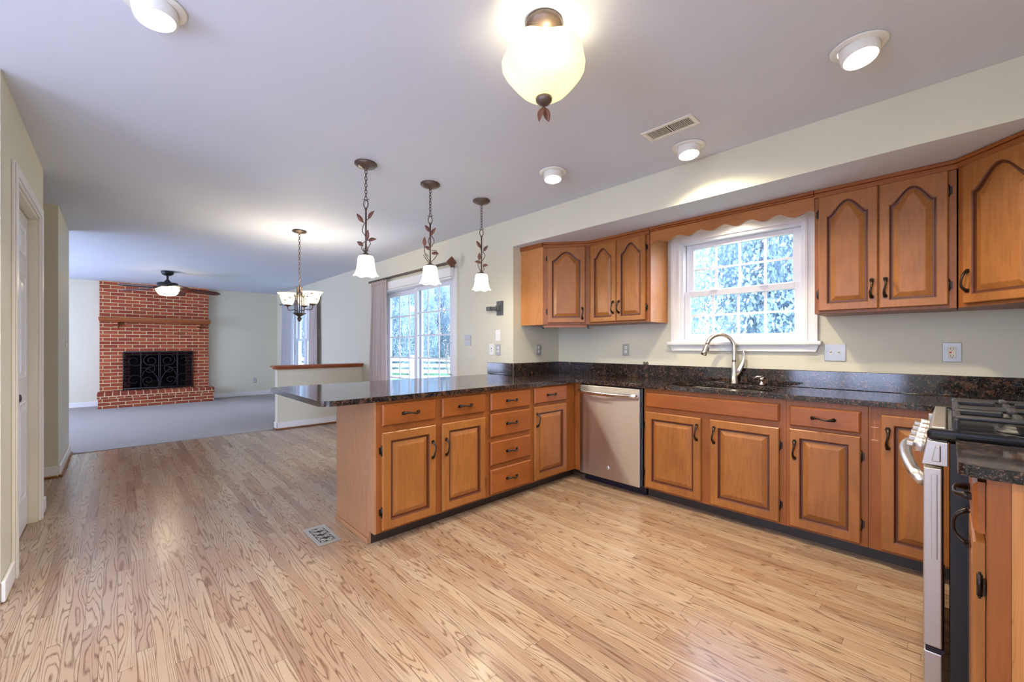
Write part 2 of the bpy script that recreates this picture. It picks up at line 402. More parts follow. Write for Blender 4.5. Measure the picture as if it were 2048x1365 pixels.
b = MB().box(-6.76, XR+.12, YB-.12, YS+.12, -.10, 0)
struct('floor', b, 'floor', 'oak strip floor of the kitchen and eating area', 'floor')
b = MB().box(XF-.12, -6.76, YB-.12, YW+.12, -.10, .006)
struct('floor_carpet', b, 'carpet', 'grey carpet of the family room beyond the wood floor', 'floor')
b = MB().box(XF-.12, XR+.12, YB-.12, YS+.12, ZC, ZC+.1)
struct('ceiling', b, 'ceil', 'smooth white ceiling over kitchen and family room', 'ceiling')
SOF = struct('ceiling_soffit', MB().box(XL, XR, YW, YS, ZS, ZC-.001), ['wall', 'ceil'], 'boxed soffit above the wall cabinets and sink window', 'soffit')
for p in SOF.data.polygons:
    if p.normal.z < -.9: p.material_index = 1

WIN1 = (-1.655, -.715, 1.25, 2.15)
DOOR1 = (-5.98, -4.10, 0.0, 2.06)
WIN2 = (-10.25, -9.00, .62, 2.06)
wall_y('wall_sink', XL-.12, XR+.12, YS, YS+.12, [WIN1], 'wall behind the sink with the double hung window')
struct('wall_return', MB().box(XL-.12, XL, YW, YS, 0, ZC), 'wall', 'short return wall beside the corner wall cabinet')
wall_y('wall_patio', XF-.12, XL-.12, YW, YW+.12, [DOOR1, WIN2], 'long wall with patio door and curtained window')
struct('wall_fireplace', MB().box(XF-.12, XF, YB-.12, YW, 0, ZC), 'wall', 'far wall on both sides of the brick fireplace')
b = MB(); ry0, ry1, rz0, rz1 = -2.35, -.55, .06, 2.2  # opening out of view, added to let daylight in from the right
b.box(XR, XR+.12, YB-.12, ry0, 0, ZC).box(XR, XR+.12, ry1, YS, 0, ZC).box(XR, XR+.12, ry0, ry1, 0, rz0).box(XR, XR+.12, ry0, ry1, rz1, ZC)
struct('wall_right', b, 'wall', 'wall behind the range')
t = sthing('added_door', 'unseen glass patio door added for daylight', 'patio door')
MB().box(XR, XR+.12, ry0, ry0+.06, rz0, rz1).box(XR, XR+.12, ry1-.06, ry1, rz0, rz1).box(XR, XR+.12, ry0+.06, ry1-.06, rz1-.06, rz1).box(XR, XR+.12, ry0+.06, ry1-.06, rz0, rz0+.08).box(XR, XR+.12, -1.49, -1.41, rz0+.08, rz1-.06).build('frame', 'vinyl', t)
MB().box(XR+.05, XR+.056, ry0+.06, ry1-.06, rz0+.08, rz1-.06).build('pane', 'glass', t)
REARW = (-2.2, -.5, .45, 2.2); REARW2 = (-11.0, -7.4, .4, 2.2)  # unseen openings added to raise the ambient daylight
wall_y('wall_rear', XF-.0, XR, YB-.12, YB, [REARW2, REARW], 'wall behind the viewer with window openings added for light')
# left-hand blocks: door wall and hall stub
LD = (-4.36, -3.42, 0.0, 2.11)
wall_y('wall_left', -4.615, -3.07, -.52, YL, [LD], 'wall holding the white panel door')
b = MB().box(-3.19, -3.07, YB, -.52, 0, ZC).box(-4.615, -4.495, YB, -.52, 0, ZC)
struct('wall_pantry', b, 'wall', 'side walls of the closet behind the white door')
struct('wall_hall', MB().box(-6.85, -5.69, YB, YL, 0, ZC), 'wall', 'wall block with light switch between hall and family room')

def baseboard(name, segs, label):
    """segs: (x0,y0,x1,y1,nx,ny) run along a wall, protruding along normal"""
    t = sthing(name, label, 'baseboard')
    b = MB(); s = MB(); sh = False
    for x0, y0, x1, y1, nx, ny, shoe in segs:
        d = .016; z0 = .018 if shoe else .006
        b.box(min(x0, x1)+min(0, nx*d), max(x0, x1)+max(0, nx*d), min(y0, y1)+min(0, ny*d), max(y0, y1)+max(0, ny*d), z0, .105)
        if shoe:
            sh = True; d = .030
            s.box(min(x0, x1)+min(0, nx*d), max(x0, x1)+max(0, nx*d), min(y0, y1)+min(0, ny*d), max(y0, y1)+max(0, ny*d), .001, .020)
    b.build('board', 'trim', t, bevel=.006)
    if sh: s.build('shoe_moulding', 'shoe', t, bevel=.008)
baseboard('baseboard_hall', [(-6.85, YL, -5.69, YL, 0, 1, True), (-5.69, YB, -5.69, YL, 1, 0, True)], 'white baseboard round the wall block with the switch')
baseboard('baseboard_left', [(-3.335, YL, -3.07, YL, 0, 1, False), (-3.07, YB, -3.07, YL, 1, 0, True), (-4.615, YL, -4.445, YL, 0, 1, False), (-4.615, YB, -4.615, YL, -1, 0, False)], 'white baseboard round the door wall')
baseboard('baseboard_far', [(XF, 1.56, XF, YW, 1, 0, False), (XF, YB, XF, -.28, 1, 0, False)], 'white baseboard along the far wall beside the fireplace')
baseboard('baseboard_patio', [(XF, YW, -6.84, YW, 0, -1, False), (-6.69, YW, -6.02, YW, 0, -1, True), (-4.03, YW, -3.1, YW, 0, -1, True)], 'white baseboard along the patio door wall')

# half wall with wooden cap
struct('wall_half', MB().box(-6.82, -6.70, 1.677, YW, 0, .872), 'wall', 'low half wall between eating area and family room')
b = MB().box(-6.875, -6.645, 1.625, YW, .900, .930).box(-6.85, -6.67, 1.65, YW, .872, .900)
struct('trim_1', b, 'mantel', 'stained wood cap along the top of the half wall', 'trim', bevel=.006)
baseboard('baseboard_half', [(-6.70, 1.677, -6.70, YW, 1, 0, True), (-6.82, 1.677, -6.70, 1.677, 0, -1, True), (-6.82, 1.677, -6.82, YW, -1, 0, False)], 'white baseboard round the low half wall')

# ------------------------------------------------------------------ left white door
t = sthing('door_2', 'white raised panel door on the far left', 'door', (0, 0, 0))
x0, x1, zt = LD[0], LD[1], LD[3]
b = MB(); y = YL
for a, c in ((x0-.080, x0), (x1, x1+.080)):
    b.box(a, c, y, y+.013, 0, zt+.082); b.box(a+.012, c-.012, y+.013, y+.020, 0, zt+.070)
b.box(x0, x1, y, y+.013, zt, zt+.082); b.box(x0-.012, x1+.012, y+.013, y+.020, zt+.012, zt+.070)
b.build('casing', 'trim', t, bevel=.004)
MB().box(x0-.0, x0+.018, -.52, YL, 0, zt).box(x1-.018, x1, -.52, YL, 0, zt).box(x0+.018, x1-.018, -.52, YL, zt-.018, zt).build('jamb', 'cream', t)
d = MB(); dx0, dx1, dz0, dz1, yf = x0+.022, x1-.022, .012, zt-.026, -.446
d.box(dx0, dx1, yf-.035, yf, dz0, dz1)
leaf = d.build('door_leaf', 'door', t, bevel=.002)
wleaf = dx1-dx0; pw = (wleaf-.36)/2
for k, (za, zb) in enumerate(((.22, .86), (1.00, 1.68), (1.80, 2.00))):
    for xa in (dx0+.12, dx0+.12+pw+.12):
        p = MB()
        o = [(xa, za), (xa+pw, za), (xa+pw, zb), (xa, zb)]
        def ring(i, yy): return [(xa+i, yy, za+i), (xa+pw-i, yy, za+i), (xa+pw-i, yy, zb-i), (xa+i, yy, zb-i)]
        R = [ring(0, yf+.001), ring(.012, yf+.006), ring(.03, yf+.001), ring(.06, yf+.007)]
        vs = sum(R, []); fs = [(4*i+j, 4*i+(j+1) % 4, 4*i+4+(j+1) % 4, 4*i+4+j) for i in range(3) for j in range(4)]+[(12, 13, 14, 15)]
        p.add(vs, fs).build('panel', 'door', leaf)
k = MB().lathe([(.004, 0), (.012, .002), (.008, .018), (.024, .034), (.028, .048), (.018, .060), (.002, .063)], seg=20).xf(Matrix.Translation((dx1-.08, yf, .93)) @ Matrix.Rotation(-PI/2, 4, 'X'))
k.build('knob', 'bronze', leaf)

# ------------------------------------------------------------------ kitchen window
t = sthing('window_1', 'white double hung window with grilles above the sink', 'window')
x0, x1, z0, z1 = WIN1; y = YS
b = MB()
for a, c in ((x0-.075, x0+.005), (x1-.005, x1+.075)):
    b.box(a, c, y-.016, y, z0-.0, z1+.075)
    e = .0
    b.box(min(a+.0, c), a+.022 if a < x0 else c, y-.026, y-.016, z0, z1+.075) if a < x0 else b.box(c-.022, c, y-.026, y-.016, z0, z1+.075)
    b.box(c-.02, c, y-.020, y-.016, z0, z1+.02) if a < x0 else b.box(a, a+.02, y-.020, y-.016, z0, z1+.02)
b.box(x0+.005, x1-.005, y-.016, y, z1-.005, z1+.075); b.box(x0-.075, x1+.075, y-.026, y-.016, z1+.053, z1+.075)
b.build('casing', 'trim', t, bevel=.003)
MB().box(x0-.10, x1+.10, y-.055, y+.02, z0-.024, z0+.004).build('stool', 'trim', t, bevel=.006)
MB().prism([(x0-.085, z0-.024), (x1+.085, z0-.024), (x1+.065, z0-.075), (x0-.065, z0-.075)], y-.024, y, 'y').box(x0-.08, x1+.08, y-.032, y, z0-.036, z0-.024).build('apron', 'trim', t, bevel=.003)
MB().box(x0, x0+.03, y, y+.12, z0, z1).box(x1-.03, x1, y, y+.12, z0, z1).box(x0+.03, x1-.03, y, y+.12, z1-.03, z1).box(x0+.03, x1-.03, y+.0, y+.12, z0, z0+.022).build('frame', 'vinyl', t, bevel=.002)
def sash(xa, xb, za, zb, yy, st, top, bot, cols, rows, parent, th=.03, mun=.018, mat='vinyl'):
    f = MB().box(xa, xa+st, yy, yy+th, za, zb).box(xb-st, xb, yy, yy+th, za, zb).box(xa+st, xb-st, yy, yy+th, zb-top, zb).box(xa+st, xb-st, yy, yy+th, za, za+bot)
    so = f.build('sash', mat, parent, bevel=.003)
    g = MB(); gx0, gx1, gz0, gz1 = xa+st, xb-st, za+bot, zb-top; ym = yy+th/2
    for i in range(1, cols): xx = gx0+(gx1-gx0)*i/cols; g.box(xx-mun/2, xx+mun/2, ym-.006, ym+.004, gz0, gz1)
    for i in range(1, rows): zz = gz0+(gz1-gz0)*i/rows; g.box(gx0, gx1, ym-.007, ym+.003, zz-mun/2, zz+mun/2)
    g.build('grille', mat, so)
    MB().box(gx0, gx1, ym-.002, ym+.002, gz0, gz1).build('pane', 'glass', so)
    return so
up = sash(x0+.033, x1-.033, 1.665, z1-.032, y+.062, .062, .042, .045, 4, 2, t)
lo = sash(x0+.03, x1-.03, z0+.024, 1.700, y+.028, .046, .050, .045, 4, 2, t)
for fx in (.3, .7):
    MB().box(x0+(x1-x0)*fx-.03, x0+(x1-x0)*fx+.03, y+.018, y+.030, 1.690, 1.706).build('lift_latch', 'vinyl', lo, bevel=.003)

# ------------------------------------------------------------------ far window
t = sthing('window_2', 'white window between curtains in the family room', 'window')
x0, x1, z0, z1 = WIN2; y = YW
MB().box(x0-.07, x0, y-.016, y, z0-.06, z1+.07).box(x1, x1+.07, y-.016, y, z0-.06, z1+.07).box(x0, x1, y-.016, y, z1, z1+.07).box(x0, x1, y-.016, y, z0-.06, z0).build('casing', 'trim', t)
MB().box(x0, x0+.03, y, y+.12, z0, z1).box(x1-.03, x1, y, y+.12, z0, z1).box(x0+.03, x1-.03, y, y+.12, z1-.03, z1).box(x0+.03, x1-.03, y, y+.12, z0, z0+.03).box((x0+x1)/2-.04, (x0+x1)/2+.04, y, y+.12, z0+.03, z1-.03).build('frame', 'vinyl', t)
xm = (x0+x1)/2
for a, c in ((x0+.03, xm-.04), (xm+.04, x1-.03)):
    sash(a, c, 1.33, z1-.03, y+.06, .045, .04, .04, 1, 1, t); sash(a, c, z0+.03, 1.375, y+.03, .045, .04, .05, 1, 1, t)

# ------------------------------------------------------------------ patio sliding door
t = sthing('door_1', 'white sliding glass patio door with grilles', 'patio door')
x0, x1, z0, z1 = DOOR1; y = YW
MB().box(x0-.075, x0, y-.02, y, 0, z1+.09).box(x1, x1+.075, y-.02, y, 0, z1+.09).box(x0, x1, y-.02, y, z1, z1+.09).box(x1+.05, x1+.075, y-.03, y-.02, 0, z1+.09).build('casing', 'trim', t, bevel=.004)
MB().box(x0-.02, x1+.03, y-.075, y-.022, z1-.01, z1+.10).box(x0-.02, x1+.03, y-.062, y-.022, z1-.035, z1-.01).build('blind_headrail', 'trim', t, bevel=.006)
MB().box(x0, x0+.045, y, y+.12, 0, z1).box(x1-.045, x1, y, y+.12, 0, z1).box(x0+.045, x1-.045, y, y+.12, z1-.04, z1).box(x0+.045, x1-.045, y, y+.12, 0, .04).build('frame', 'vinyl', t, bevel=.003)
xm = -5.01
L_ = sash(x0+.045, xm+.05, .04, z1-.04, y+.07, .075, .07, .10, 3, 6, t, .035, .02)
R_ = sash(xm-.05, x1-.045, .04, z1-.04, y+.02, .075, .05, .10, 3, 6, t, .035, .02)
pts = [(x1-.075, y+.02, .86), (x1-.085, y-.03, .88), (x1-.10, y-.04, .97), (x1-.105, y-.042, 1.06), (x1-.10, y-.04, 1.15), (x1-.085, y-.03, 1.24), (x1-.075, y+.02, 1.26)]
MB().tube(pts, .008, 8).build('pull_handle', 'vinyl', R_)

# ------------------------------------------------------------------ cabinets
def pull(length=.105, horiz=False):
    """curved bow pull lying on y=0, bowing to -y; centred; vertical unless horiz"""
    n = 15; pts = []; R = []
    for i in range(n):
        u = i/(n-1); s = u*2-1
        out = .030*(1-abs(s)**3.2)+.003
        sway = .004*math.sin(s*PI)
        pts.append((sway, -out, s*length/2)); R.append(.0042+.0052*abs(s)**3)
    m = MB().tube(pts, R, 8, flat=1.25)
    for s in (-1, 1):
        m.lathe([(.001, 0), (.010, .001), (.010, .004), (.006, .010)], seg=12).v[-4*12:]
    # feet
    m2 = MB().tube(pts, R, 8, flat=1.25)
    for s in (-1, 1): m2.box(-.008, .008, -.006, 0, s*length/2-.010, s*length/2+.010)
    if horiz: m2.xf(Matrix.Rotation(PI/2, 4, 'Y'))
    return m2

def arch_contour(w, h, ins, rise, n=18):
    """closed contour (x,z) CCW of a door panel inset by ins; rise = arch height (0 = square)"""
    x0, x1, z0 = ins, w-ins, ins
    pts = [(x0, z0), (x1, z0)]
    zs = h-ins-rise
    for i in range(n+1):
        u = i/n; x = x1+(x0-x1)*u
        c = 1-abs(2*u-1); c = min(1, max(0, (c-.05)/.93)); c = c**.82; g = c*c*(3-2*c)
        pts.append((x, zs+rise*g))
    return pts

def panel_door(w, h, rise=0.0, t=.021, fr=.058):
    """raised panel door; x 0..w, z 0..h, back y=0, front y=-t. slots: wood, glaze"""
    b = MB(); n = 18
    C = lambda ins: arch_contour(w, h, ins, rise, n)
    def outer(ins):
        c = C(fr); res = [(ins, ins), (w-ins, ins)]
        for i in range(n+1):
            x = c[2+i][0]; x = w-ins if i == 0 else (ins if i == n else x)
            res.append((x, h-ins))
        return res
    rings = [(outer(0), 0.0), (outer(0), -t+.005), (outer(.005), -t), (C(fr-.006), -t), (C(fr), -t+.003), (C(fr+.003), -t+.012), (C(fr+.011), -t+.012), (C(fr+.036), -t+.002), (C(fr+.040), -t+.001)]
    mats = [0, 0, 0, 1, 1, 1, 0, 0]
    k = n+3; vs = [(p[0], yy, p[1]) for r, yy in rings for p in r]
    for i in range(len(rings)-1):
        pass
    b.v = vs
    for i in range(len(rings)-1):
        for j in range(k):
            b.f.append([i*k+j, i*k+(j+1) % k, (i+1)*k+(j+1) % k, (i+1)*k+j]); b.m.append(mats[i]); b.sm.append(False)
    last = (len(rings)-1)*k
    b.f.append([last+j for j in range(k)]); b.m.append(0); b.sm.append(False)
    b.f.append([j for j in range(k)][::-1]); b.m.append(0); b.sm.append(False)
    return b

def drawer_front(w, h, t=.021):
    b = MB(); e = .008
    R = [[(0, 0, 0), (w, 0, 0), (w, 0, h), (0, 0, h)], [(0, -t+.008, 0), (w, -t+.008, 0), (w, -t+.008, h), (0, -t+.008, h)], [(e, -t, e), (w-e, -t, e), (w-e, -t, h-e), (e, -t, h-e)]]
    vs = sum(R, [])
    for i in range(2):
        for j in range(4): b.f.append([i*4+j, i*4+(j+1) % 4, i*4+4+(j+1) % 4, i*4+4+j]); b.m.append(0); b.sm.append(False)
    b.v = vs; b.f += [[8, 9, 10, 11], [3, 2, 1, 0]]; b.m += [0, 0]; b.sm += [False]*2
    return b

def hinge_mb():
    return MB().tube([(0, -.010, -.028), (0, -.010, .028)], .0055, 8).box(-.014, .0, -.004, -.0005, -.02, .02).tube([(0, -.010, -.034), (0, -.010, -.028)], .003, 6).tube([(0, -.010, .028), (0, -.010, .034)], .003, 6)

def add_door(root, x, z, w, h, rise=0, hinge='l', pull_z=None, fr=.058, pullx=None):
    d = panel_door(w, h, rise, fr=fr).build('door', ['maple', 'glaze'], root, loc=(x, -.0015, z))
    px = (w-.028 if hinge == 'l' else .028) if pullx is None else pullx
    pull().build('handle', 'bronze', d, loc=(px, -.021, pull_z-z))
    for hz in (.11, h-.11):
        hinge_mb().build('hinge', 'bronze', d, loc=(-.003 if hinge == 'l' else w+.003, -.004, hz), rot=(0, 0, 0 if hinge == 'l' else PI))if False else None
        m = hinge_mb()
        if hinge != 'l': m.xf(Matrix.Scale(-1, 4, (1, 0, 0)))
        m.build('hinge', 'bronze', d, loc=(-.002 if hinge == 'l' else w+.002, 0, hz))
    return d
def add_drawer(root, x, z, w, h, p=True, name='drawer'):
    d = drawer_front(w, h).build(name, 'mapleh', root, loc=(x, -.0015, z))
    if p: pull(.105, True).build('handle', 'bronze', d, loc=(w/2, -.021, h/2))
    return d
def carcass(root, w, z0, z1, depth, mat='frame', name='body'):
    return MB().box(0, w, 0, depth, z0, z1).build(name, mat, root, bevel=.0015)
def toe(root, x0, x1, yy=.07, back=.30):
    MB().box(x0, x1, yy, yy+.02, .001, .080).box(x0+.02, x1-.02, yy+.02, back, .001, .0795).build('toe_kick', 'toe', root)

ZF, ZB = .080, ZU-.001
Rp = PI/2
# peninsula units (front faces +X); local x = world Y
u1 = thing('base_cabinet', 'end base cabinet of the peninsula with two drawers over two doors', 'cabinet', (XP, 1.130, 0), Rp)
carcass(u1, .873, ZF, ZB, .59)
ep = MB().prism([(.0, .001), (.0, ZB), (-.592, ZB), (-.592, .001), (-.070, .001), (-.070, .080), (0, .080)][:0] or [(0, .080), (0, ZB), (.592, ZB), (.592, .001), (.072, .001), (.072, .080)], -.013, -.001, 'x')
ep.build('end_panel', 'oak', u1)['label'] = 'pale oak veneer end panel'
MB().prism([(.075, .001), (.592, .001), (.592, .030), (.075, .030)], -.024, -.0135, 'x').build('shoe_strip', 'oak', u1, bevel=.004)
toe(u1, 0, .873)
for x, hg in ((.032, 'l'), (.464, 'r')):
    add_drawer(u1, x, .730, .380, .132); add_door(u1, x, .096, .380, .594, 0, hg, .53)
u2 = thing('base_cabinet', 'peninsula base cabinet with a stack of four drawers', 'cabinet', (XP, 2.004, 0), Rp)
carcass(u2, .474, ZF, ZB, .59); toe(u2, 0, .474)
for z0, z1 in ((.728, .860), (.530, .706), (.318, .492), (.099, .286)): add_drawer(u2, .022, z0, .428, z1-z0)
u3 = thing('base_cabinet', 'inner corner base cabinet of the peninsula, single door below one drawer', 'cabinet', (XP, 2.479, 0), Rp)
carcass(u3, .584, ZF, ZB, .59); toe(u3, 0, .655)
add_drawer(u3, .024, .735, .420, .130); add_door(u3, .024, .096, .420, .612, 0, 'r', .60)
MB().box(.586, .604, -.066, .0, .080, ZB).build('corner_filler', 'frame', u3)
# sink run (faces -Y); local x = world X
s1 = thing('base_cabinet', 'wide sink base cabinet with a plain false front over two doors', 'cabinet', (-1.676, YFACE, 0), 0)
carcass_open = MB().box(0, .018, 0, .57, ZF, ZB).box(.957, .975, 0, .57, ZF, ZB).box(.018, .957, 0, .57, ZF, ZF+.018).box(.018, .957, .0, .018, ZF+.018, ZB).box(.018, .957, .555, .57, ZF+.018, .60)
carcass_open.build('body', 'frame', s1); toe(s1, 0, .975)
add_drawer(s1, .022, .735, .918, .112, False, 'false_front'); add_door(s1, .018, .096, .434, .600, 0, 'l', .59); add_door(s1, .516, .096, .424, .600, 0, 'r', .59)
s2 = thing('base_cabinet', 'base cabinet right of the sink base, one drawer over one door', 'cabinet', (-.700, YFACE, 0), 0)
carcass(s2, .394, ZF, ZB, .57); toe(s2, 0, .394)
add_drawer(s2, .020, .722, .343, .122); add_door(s2, .020, .096, .343, .606, 0, 'r', .575)
s3 = thing('base_cabinet', 'corner base cabinet beside the range with one tall door and scratched stile', 'cabinet', (-.305, YFACE, 0), 0)
MB().box(0, .975, 0, .57, ZF, ZB).box(.375, .975, -.268, 0, ZF, ZB).build('body', 'frame', s3, bevel=.0015); toe(s3, 0, .345)
add_door(s3, .055, .096, .285, .742, 0, 'r', .712)
b = MB()
for zz in (.764, .762, .694, .689): b.box(.012, .042, -.0008, .0, zz, zz+.0016)
b.box(.026, .0268, -.0006, 0, .70, .80)
b.build('scratch', plain('bare wood scratch', srgb(226, 186, 140), .6), s3)
# near right cabinet (faces -X); local x = -world Y
rn = thing('base_cabinet', 'near right base cabinet seen end on, closest to the viewer', 'cabinet', (.070, 1.945, 0), -Rp)
carcass(rn, .335, ZF, ZB, .59); toe(rn, 0, .335)
add_drawer(rn, .012, .735, .318, .132); add_door(rn, .012, .096, .318, .615, 0, 'l' if False else 'r', .66, pullx=.03)
MB().box(.336, .345, .001, .04, ZF, ZB).build('end_stile', 'frame', rn)
MB().box(.336, .342, .041, .59, .001, ZB).build('end_panel', 'oakw', rn)['label'] = 'golden oak veneer end panel'

# upper cabinets
ZU0, ZU1 = 1.428, 2.200
def crown(root, x0, x1): MB().box(x0, x1, -.016, .02, ZU1-.012, ZU1+.018).box(x0, x1, -.026, .02, ZU1+.018, ZS-.002).build('top_moulding', 'mapleh', root, bevel=.004)
ul = thing('wall_cabinet', 'wall cabinet left of the window with two arched doors', 'wall cabinet', (-2.398, 3.335, 0), 0)
carcass(ul, .622, ZU0, ZU1, .327); crown(ul, 0, .625)
MB().box(.6235, .629, .012, .327, ZU0, ZU1).build('side_panel', 'oakw', ul)
add_door(ul, .014, 1.446, .286, .742, .085, 'l', 1.575, .050); add_door(ul, .305, 1.446, .288, .742, .085, 'r', 1.575, .050)
ur = thing('wall_cabinet', 'wall cabinet right of the window with two arched doors', 'wall cabinet', (-.602, 3.335, 0), 0)
carcass(ur, .640, ZU0, ZU1, .327); crown(ur, 0, .645)
add_door(ur, .024, 1.446, .292, .742, .090, 'l', 1.568, .050); add_door(ur, .322, 1.446, .286, .742, .090, 'r', 1.568, .050)

def corner_cab(label, pts, a, c, side_edges, hinge, pz, rise):
    """pts: footprint polygon; a->c: diagonal front edge (viewer's left to right)"""
    d = Vector((c[0]-a[0], c[1]-a[1])); L = d.length; ang = math.atan2(d.y, d.x)
    root = thing('wall_cabinet', label, 'wall cabinet', (a[0], a[1], 0), ang)
    inv = Matrix.Rotation(-ang, 2)
    loc = [tuple(inv @ Vector((p[0]-a[0], p[1]-a[1]))) for p in pts]
    MB().prism(loc, ZU0, ZU1).build('body', 'frame', root, bevel=.0015)
    crown(root, -.004, L+.004)
    w = L-.085
    add_door(root, .04, 1.446, w, .742, rise, hinge, pz, .052)
    return root, loc, L
cl, loc, L = corner_cab('diagonal corner wall cabinet at the left with one arched door', [(XL+.002, YS-.002), (XL+.002, 3.057), (-2.758, 3.057), (-2.400, 3.334), (-2.400, YS-.002)], (-2.758, 3.057), (-2.400, 3.334), None, 'l', 1.535, .085)
p0, p1 = Vector(loc[1]), Vector(loc[2]); dd = (p1-p0); nrm = Vector((dd.y, -dd.x)).normalized()
q = [p0+nrm*.0005, p1+nrm*.0005, p1+nrm*.006, p0+nrm*.006]
MB().prism([tuple(v) for v in q], ZU0, ZU1).build('side_panel', 'oakw', cl)
q = [p0+nrm*.0005, p1+nrm*.0005, p1+nrm*.020, p0+nrm*.020]
MB().prism([tuple(v) for v in q], ZU1, ZS-.002).build('side_moulding', 'mapleh', cl)
rail = MB().box(.0, L-.01, .012, .030, ZU0-.026, ZU0-.002).build('under_rail', 'mapleh', cl)
for hx in (-.008, L-.02):
    MB().box(hx-.008, hx+.008, .006, .034, ZU0-.032, ZU0-.001).tube([(hx, .008, ZU0-.028), (hx+.004, -.006, ZU0-.040), (hx+.016, -.010, ZU0-.036)], .004, 6).build('rail_bracket', 'blackm', rail)
corner_cab('large diagonal corner wall cabinet at the right edge, one arched door', [(.044, YS-.002), (.044, 3.334), (.349, 3.029), (XR-.002, 3.029), (XR-.002, YS-.002)], (.044, 3.334), (.349, 3.029), None, 'r', 1.565, .105)

# scalloped valance
v = MB(); xa, xb = -1.768, -.604; n = 140; per = 6.5
def sc(u):
    s = math.sin(u*per*2*PI-.6)
    return 2.098+.030*(1-(2*u-1)**2)+.016*(s if s > 0 else s*.8)
poly = [(xa, 2.205), (xa, sc(0))]+[(xa+(xb-xa)*i/n, sc(i/n)) for i in range(1, n)]+[(xb, sc(1)), (xb, 2.205)]
vt = thing('valance', 'scalloped wooden valance board above the sink window', 'valance', (xa, 3.335, 0))
v.prism([(p[0]-xa, p[1]) for p in poly], .001, .020, 'y').build('board', 'val', vt)
MB().box(0, xb-xa, -.016, .018, 2.206, 2.218).box(0, xb-xa, -.026, .018, 2.218, ZS-.002).build('top_moulding', 'mapleh', vt, bevel=.004)

# ------------------------------------------------------------------ worktops
def round_poly(pts):
    out = []; n = len(pts)
    for i, p in enumerate(pts):
        P = Vector(p[:2]); r = p[2] if len(p) > 2 else 0
        if not r: out.append(tuple(P)); continue
        A = (Vector(pts[i-1][:2])-P).normalized(); B = (Vector(pts[(i+1) % n][:2])-P).normalized()
        c = P+(A+B)*r
        for k in range(9):
            th = k/8*PI/2; out.append(tuple(c-B*r*math.cos(th)-A*r*math.sin(th)))
    return out
def slab_with_hole(poly, hole, z0, z1):
    bm = bmesh.new()
    def loop(ps):
        vs = [bm.verts.new((x, y, z1)) for x, y in ps]
        return [bm.edges.new((vs[i], vs[(i+1) % len(vs)])) for i in range(len(vs))]
    e = loop(poly)+(loop(hole) if hole else [])
    r = bmesh.ops.triangle_fill(bm, use_beauty=True, use_dissolve=False, edges=e)
    fs = [g for g in r['geom'] if isinstance(g, bmesh.types.BMFace)]
    x = bmesh.ops.extrude_face_region(bm, geom=fs)
    bmesh.ops.translate(bm, verts=[g for g in x['geom'] if isinstance(g, bmesh.types.BMVert)], vec=(0, 0, z0-z1))
    bmesh.ops.recalc_face_normals(bm, faces=bm.faces)
    m = MB(); bm.verts.index_update()
    m.v = [tuple(v.co) for v in bm.verts]
    for f in bm.faces: m.f.append([v.index for v in f.verts]); m.m.append(0); m.sm.append(False)
    bm.free(); return m
ct = thing('countertop', 'dark speckled granite worktop over peninsula and sink cabinets', 'countertop', (0, 0, 0))
cp = round_poly([(-2.343, .80, .075), (-2.343, 3.033, .03), (.040, 3.033), (.040, 2.798), (XR-.002, 2.798), (XR-.002, YS-.002), (XL+.002, YS-.002), (XL+.002, YW-.002), (-3.42, YW-.002), (-3.42, .80, .06)])
hx0, hx1, hy0, hy1 = -1.56, -.80, 3.125, 3.545
hole = round_poly([(hx0, hy0, .09), (hx1, hy0, .09), (hx1, hy1, .09), (hx0, hy1, .09)])
slab_with_hole(cp, hole, ZU, ZT).build('slab', 'granite', ct, bevel=.012, seg=3)
for a in ((-3.455, XL, YW-.022, YW-.002), (XL+.002, XL+.022, YW-.002, YS-.022), (XL+.002, XR-.002, YS-.022, YS-.002)):
    MB().box(a[0], a[1], a[2], a[3], ZT+.0005, 1.040).build('backsplash', 'granite', ct, bevel=.003)
cn = slab_with_hole(round_poly([(.020, 1.585, .03), (XR-.002, 1.585), (XR-.002, 1.962), (.020, 1.962, .02)]), None, ZU, ZT)
tag(cn.build('countertop', 'granite', bevel=.013, seg=3), 'small granite worktop on the near right cabinet', 'countertop')

# sink, faucet, soap pump
sk = MB()
def rl(i, z, r=.09): return [(x, y, z) for x, y in round_poly([(hx0-.008+i, hy0-.008+i, r), (hx1+.008-i, hy0-.008+i, r), (hx1+.008-i, hy1+.008-i, r), (hx0-.008+i, hy1+.008-i, r)])]
R = [rl(-.015, ZU-.002), rl(0, ZU-.002), rl(.004, ZU-.02), rl(.012, ZU-.16), rl(.035, ZU-.185)]
k = len(R[0]); sk.v = sum(R, [])
for i in range(len(R)-1):
    for j in range(k): sk.f.append([i*k+j, i*k+(j+1) % k, (i+1)*k+(j+1) % k, (i+1)*k+j]); sk.m.append(0); sk.sm.append(True)
sk.f.append([(len(R)-1)*k+j for j in range(k)]); sk.m.append(0); sk.sm.append(False)
st_ = thing('sink', 'undermounted sink bowl set in the granite below the window', 'sink', (0, 0, 0))
sk.build('bowl', 'steel', st_)
MB().lathe([(.002, .001), (.038, .001), (.042, .004), (.044, .001)], ((hx0+hx1)/2, (hy0+hy1)/2, ZU-.186), 20).build('drain', 'chrome', st_)
fa = thing('faucet', 'brushed nickel gooseneck faucet with side lever', 'faucet', (-1.18, 3.598, ZT))
MB().lathe([(.001, .001), (.030, .001), (.030, .006), (.025, .012), (.023, .10), (.020, .17), (.017, .18)], seg=20).build('body', 'steel', fa)
dv = Vector((-.20, -.12, 0)); dn = dv.normalized(); reach = .205
pts = [(0, 0, .13), (0, 0, .20), (0, 0, .29)]
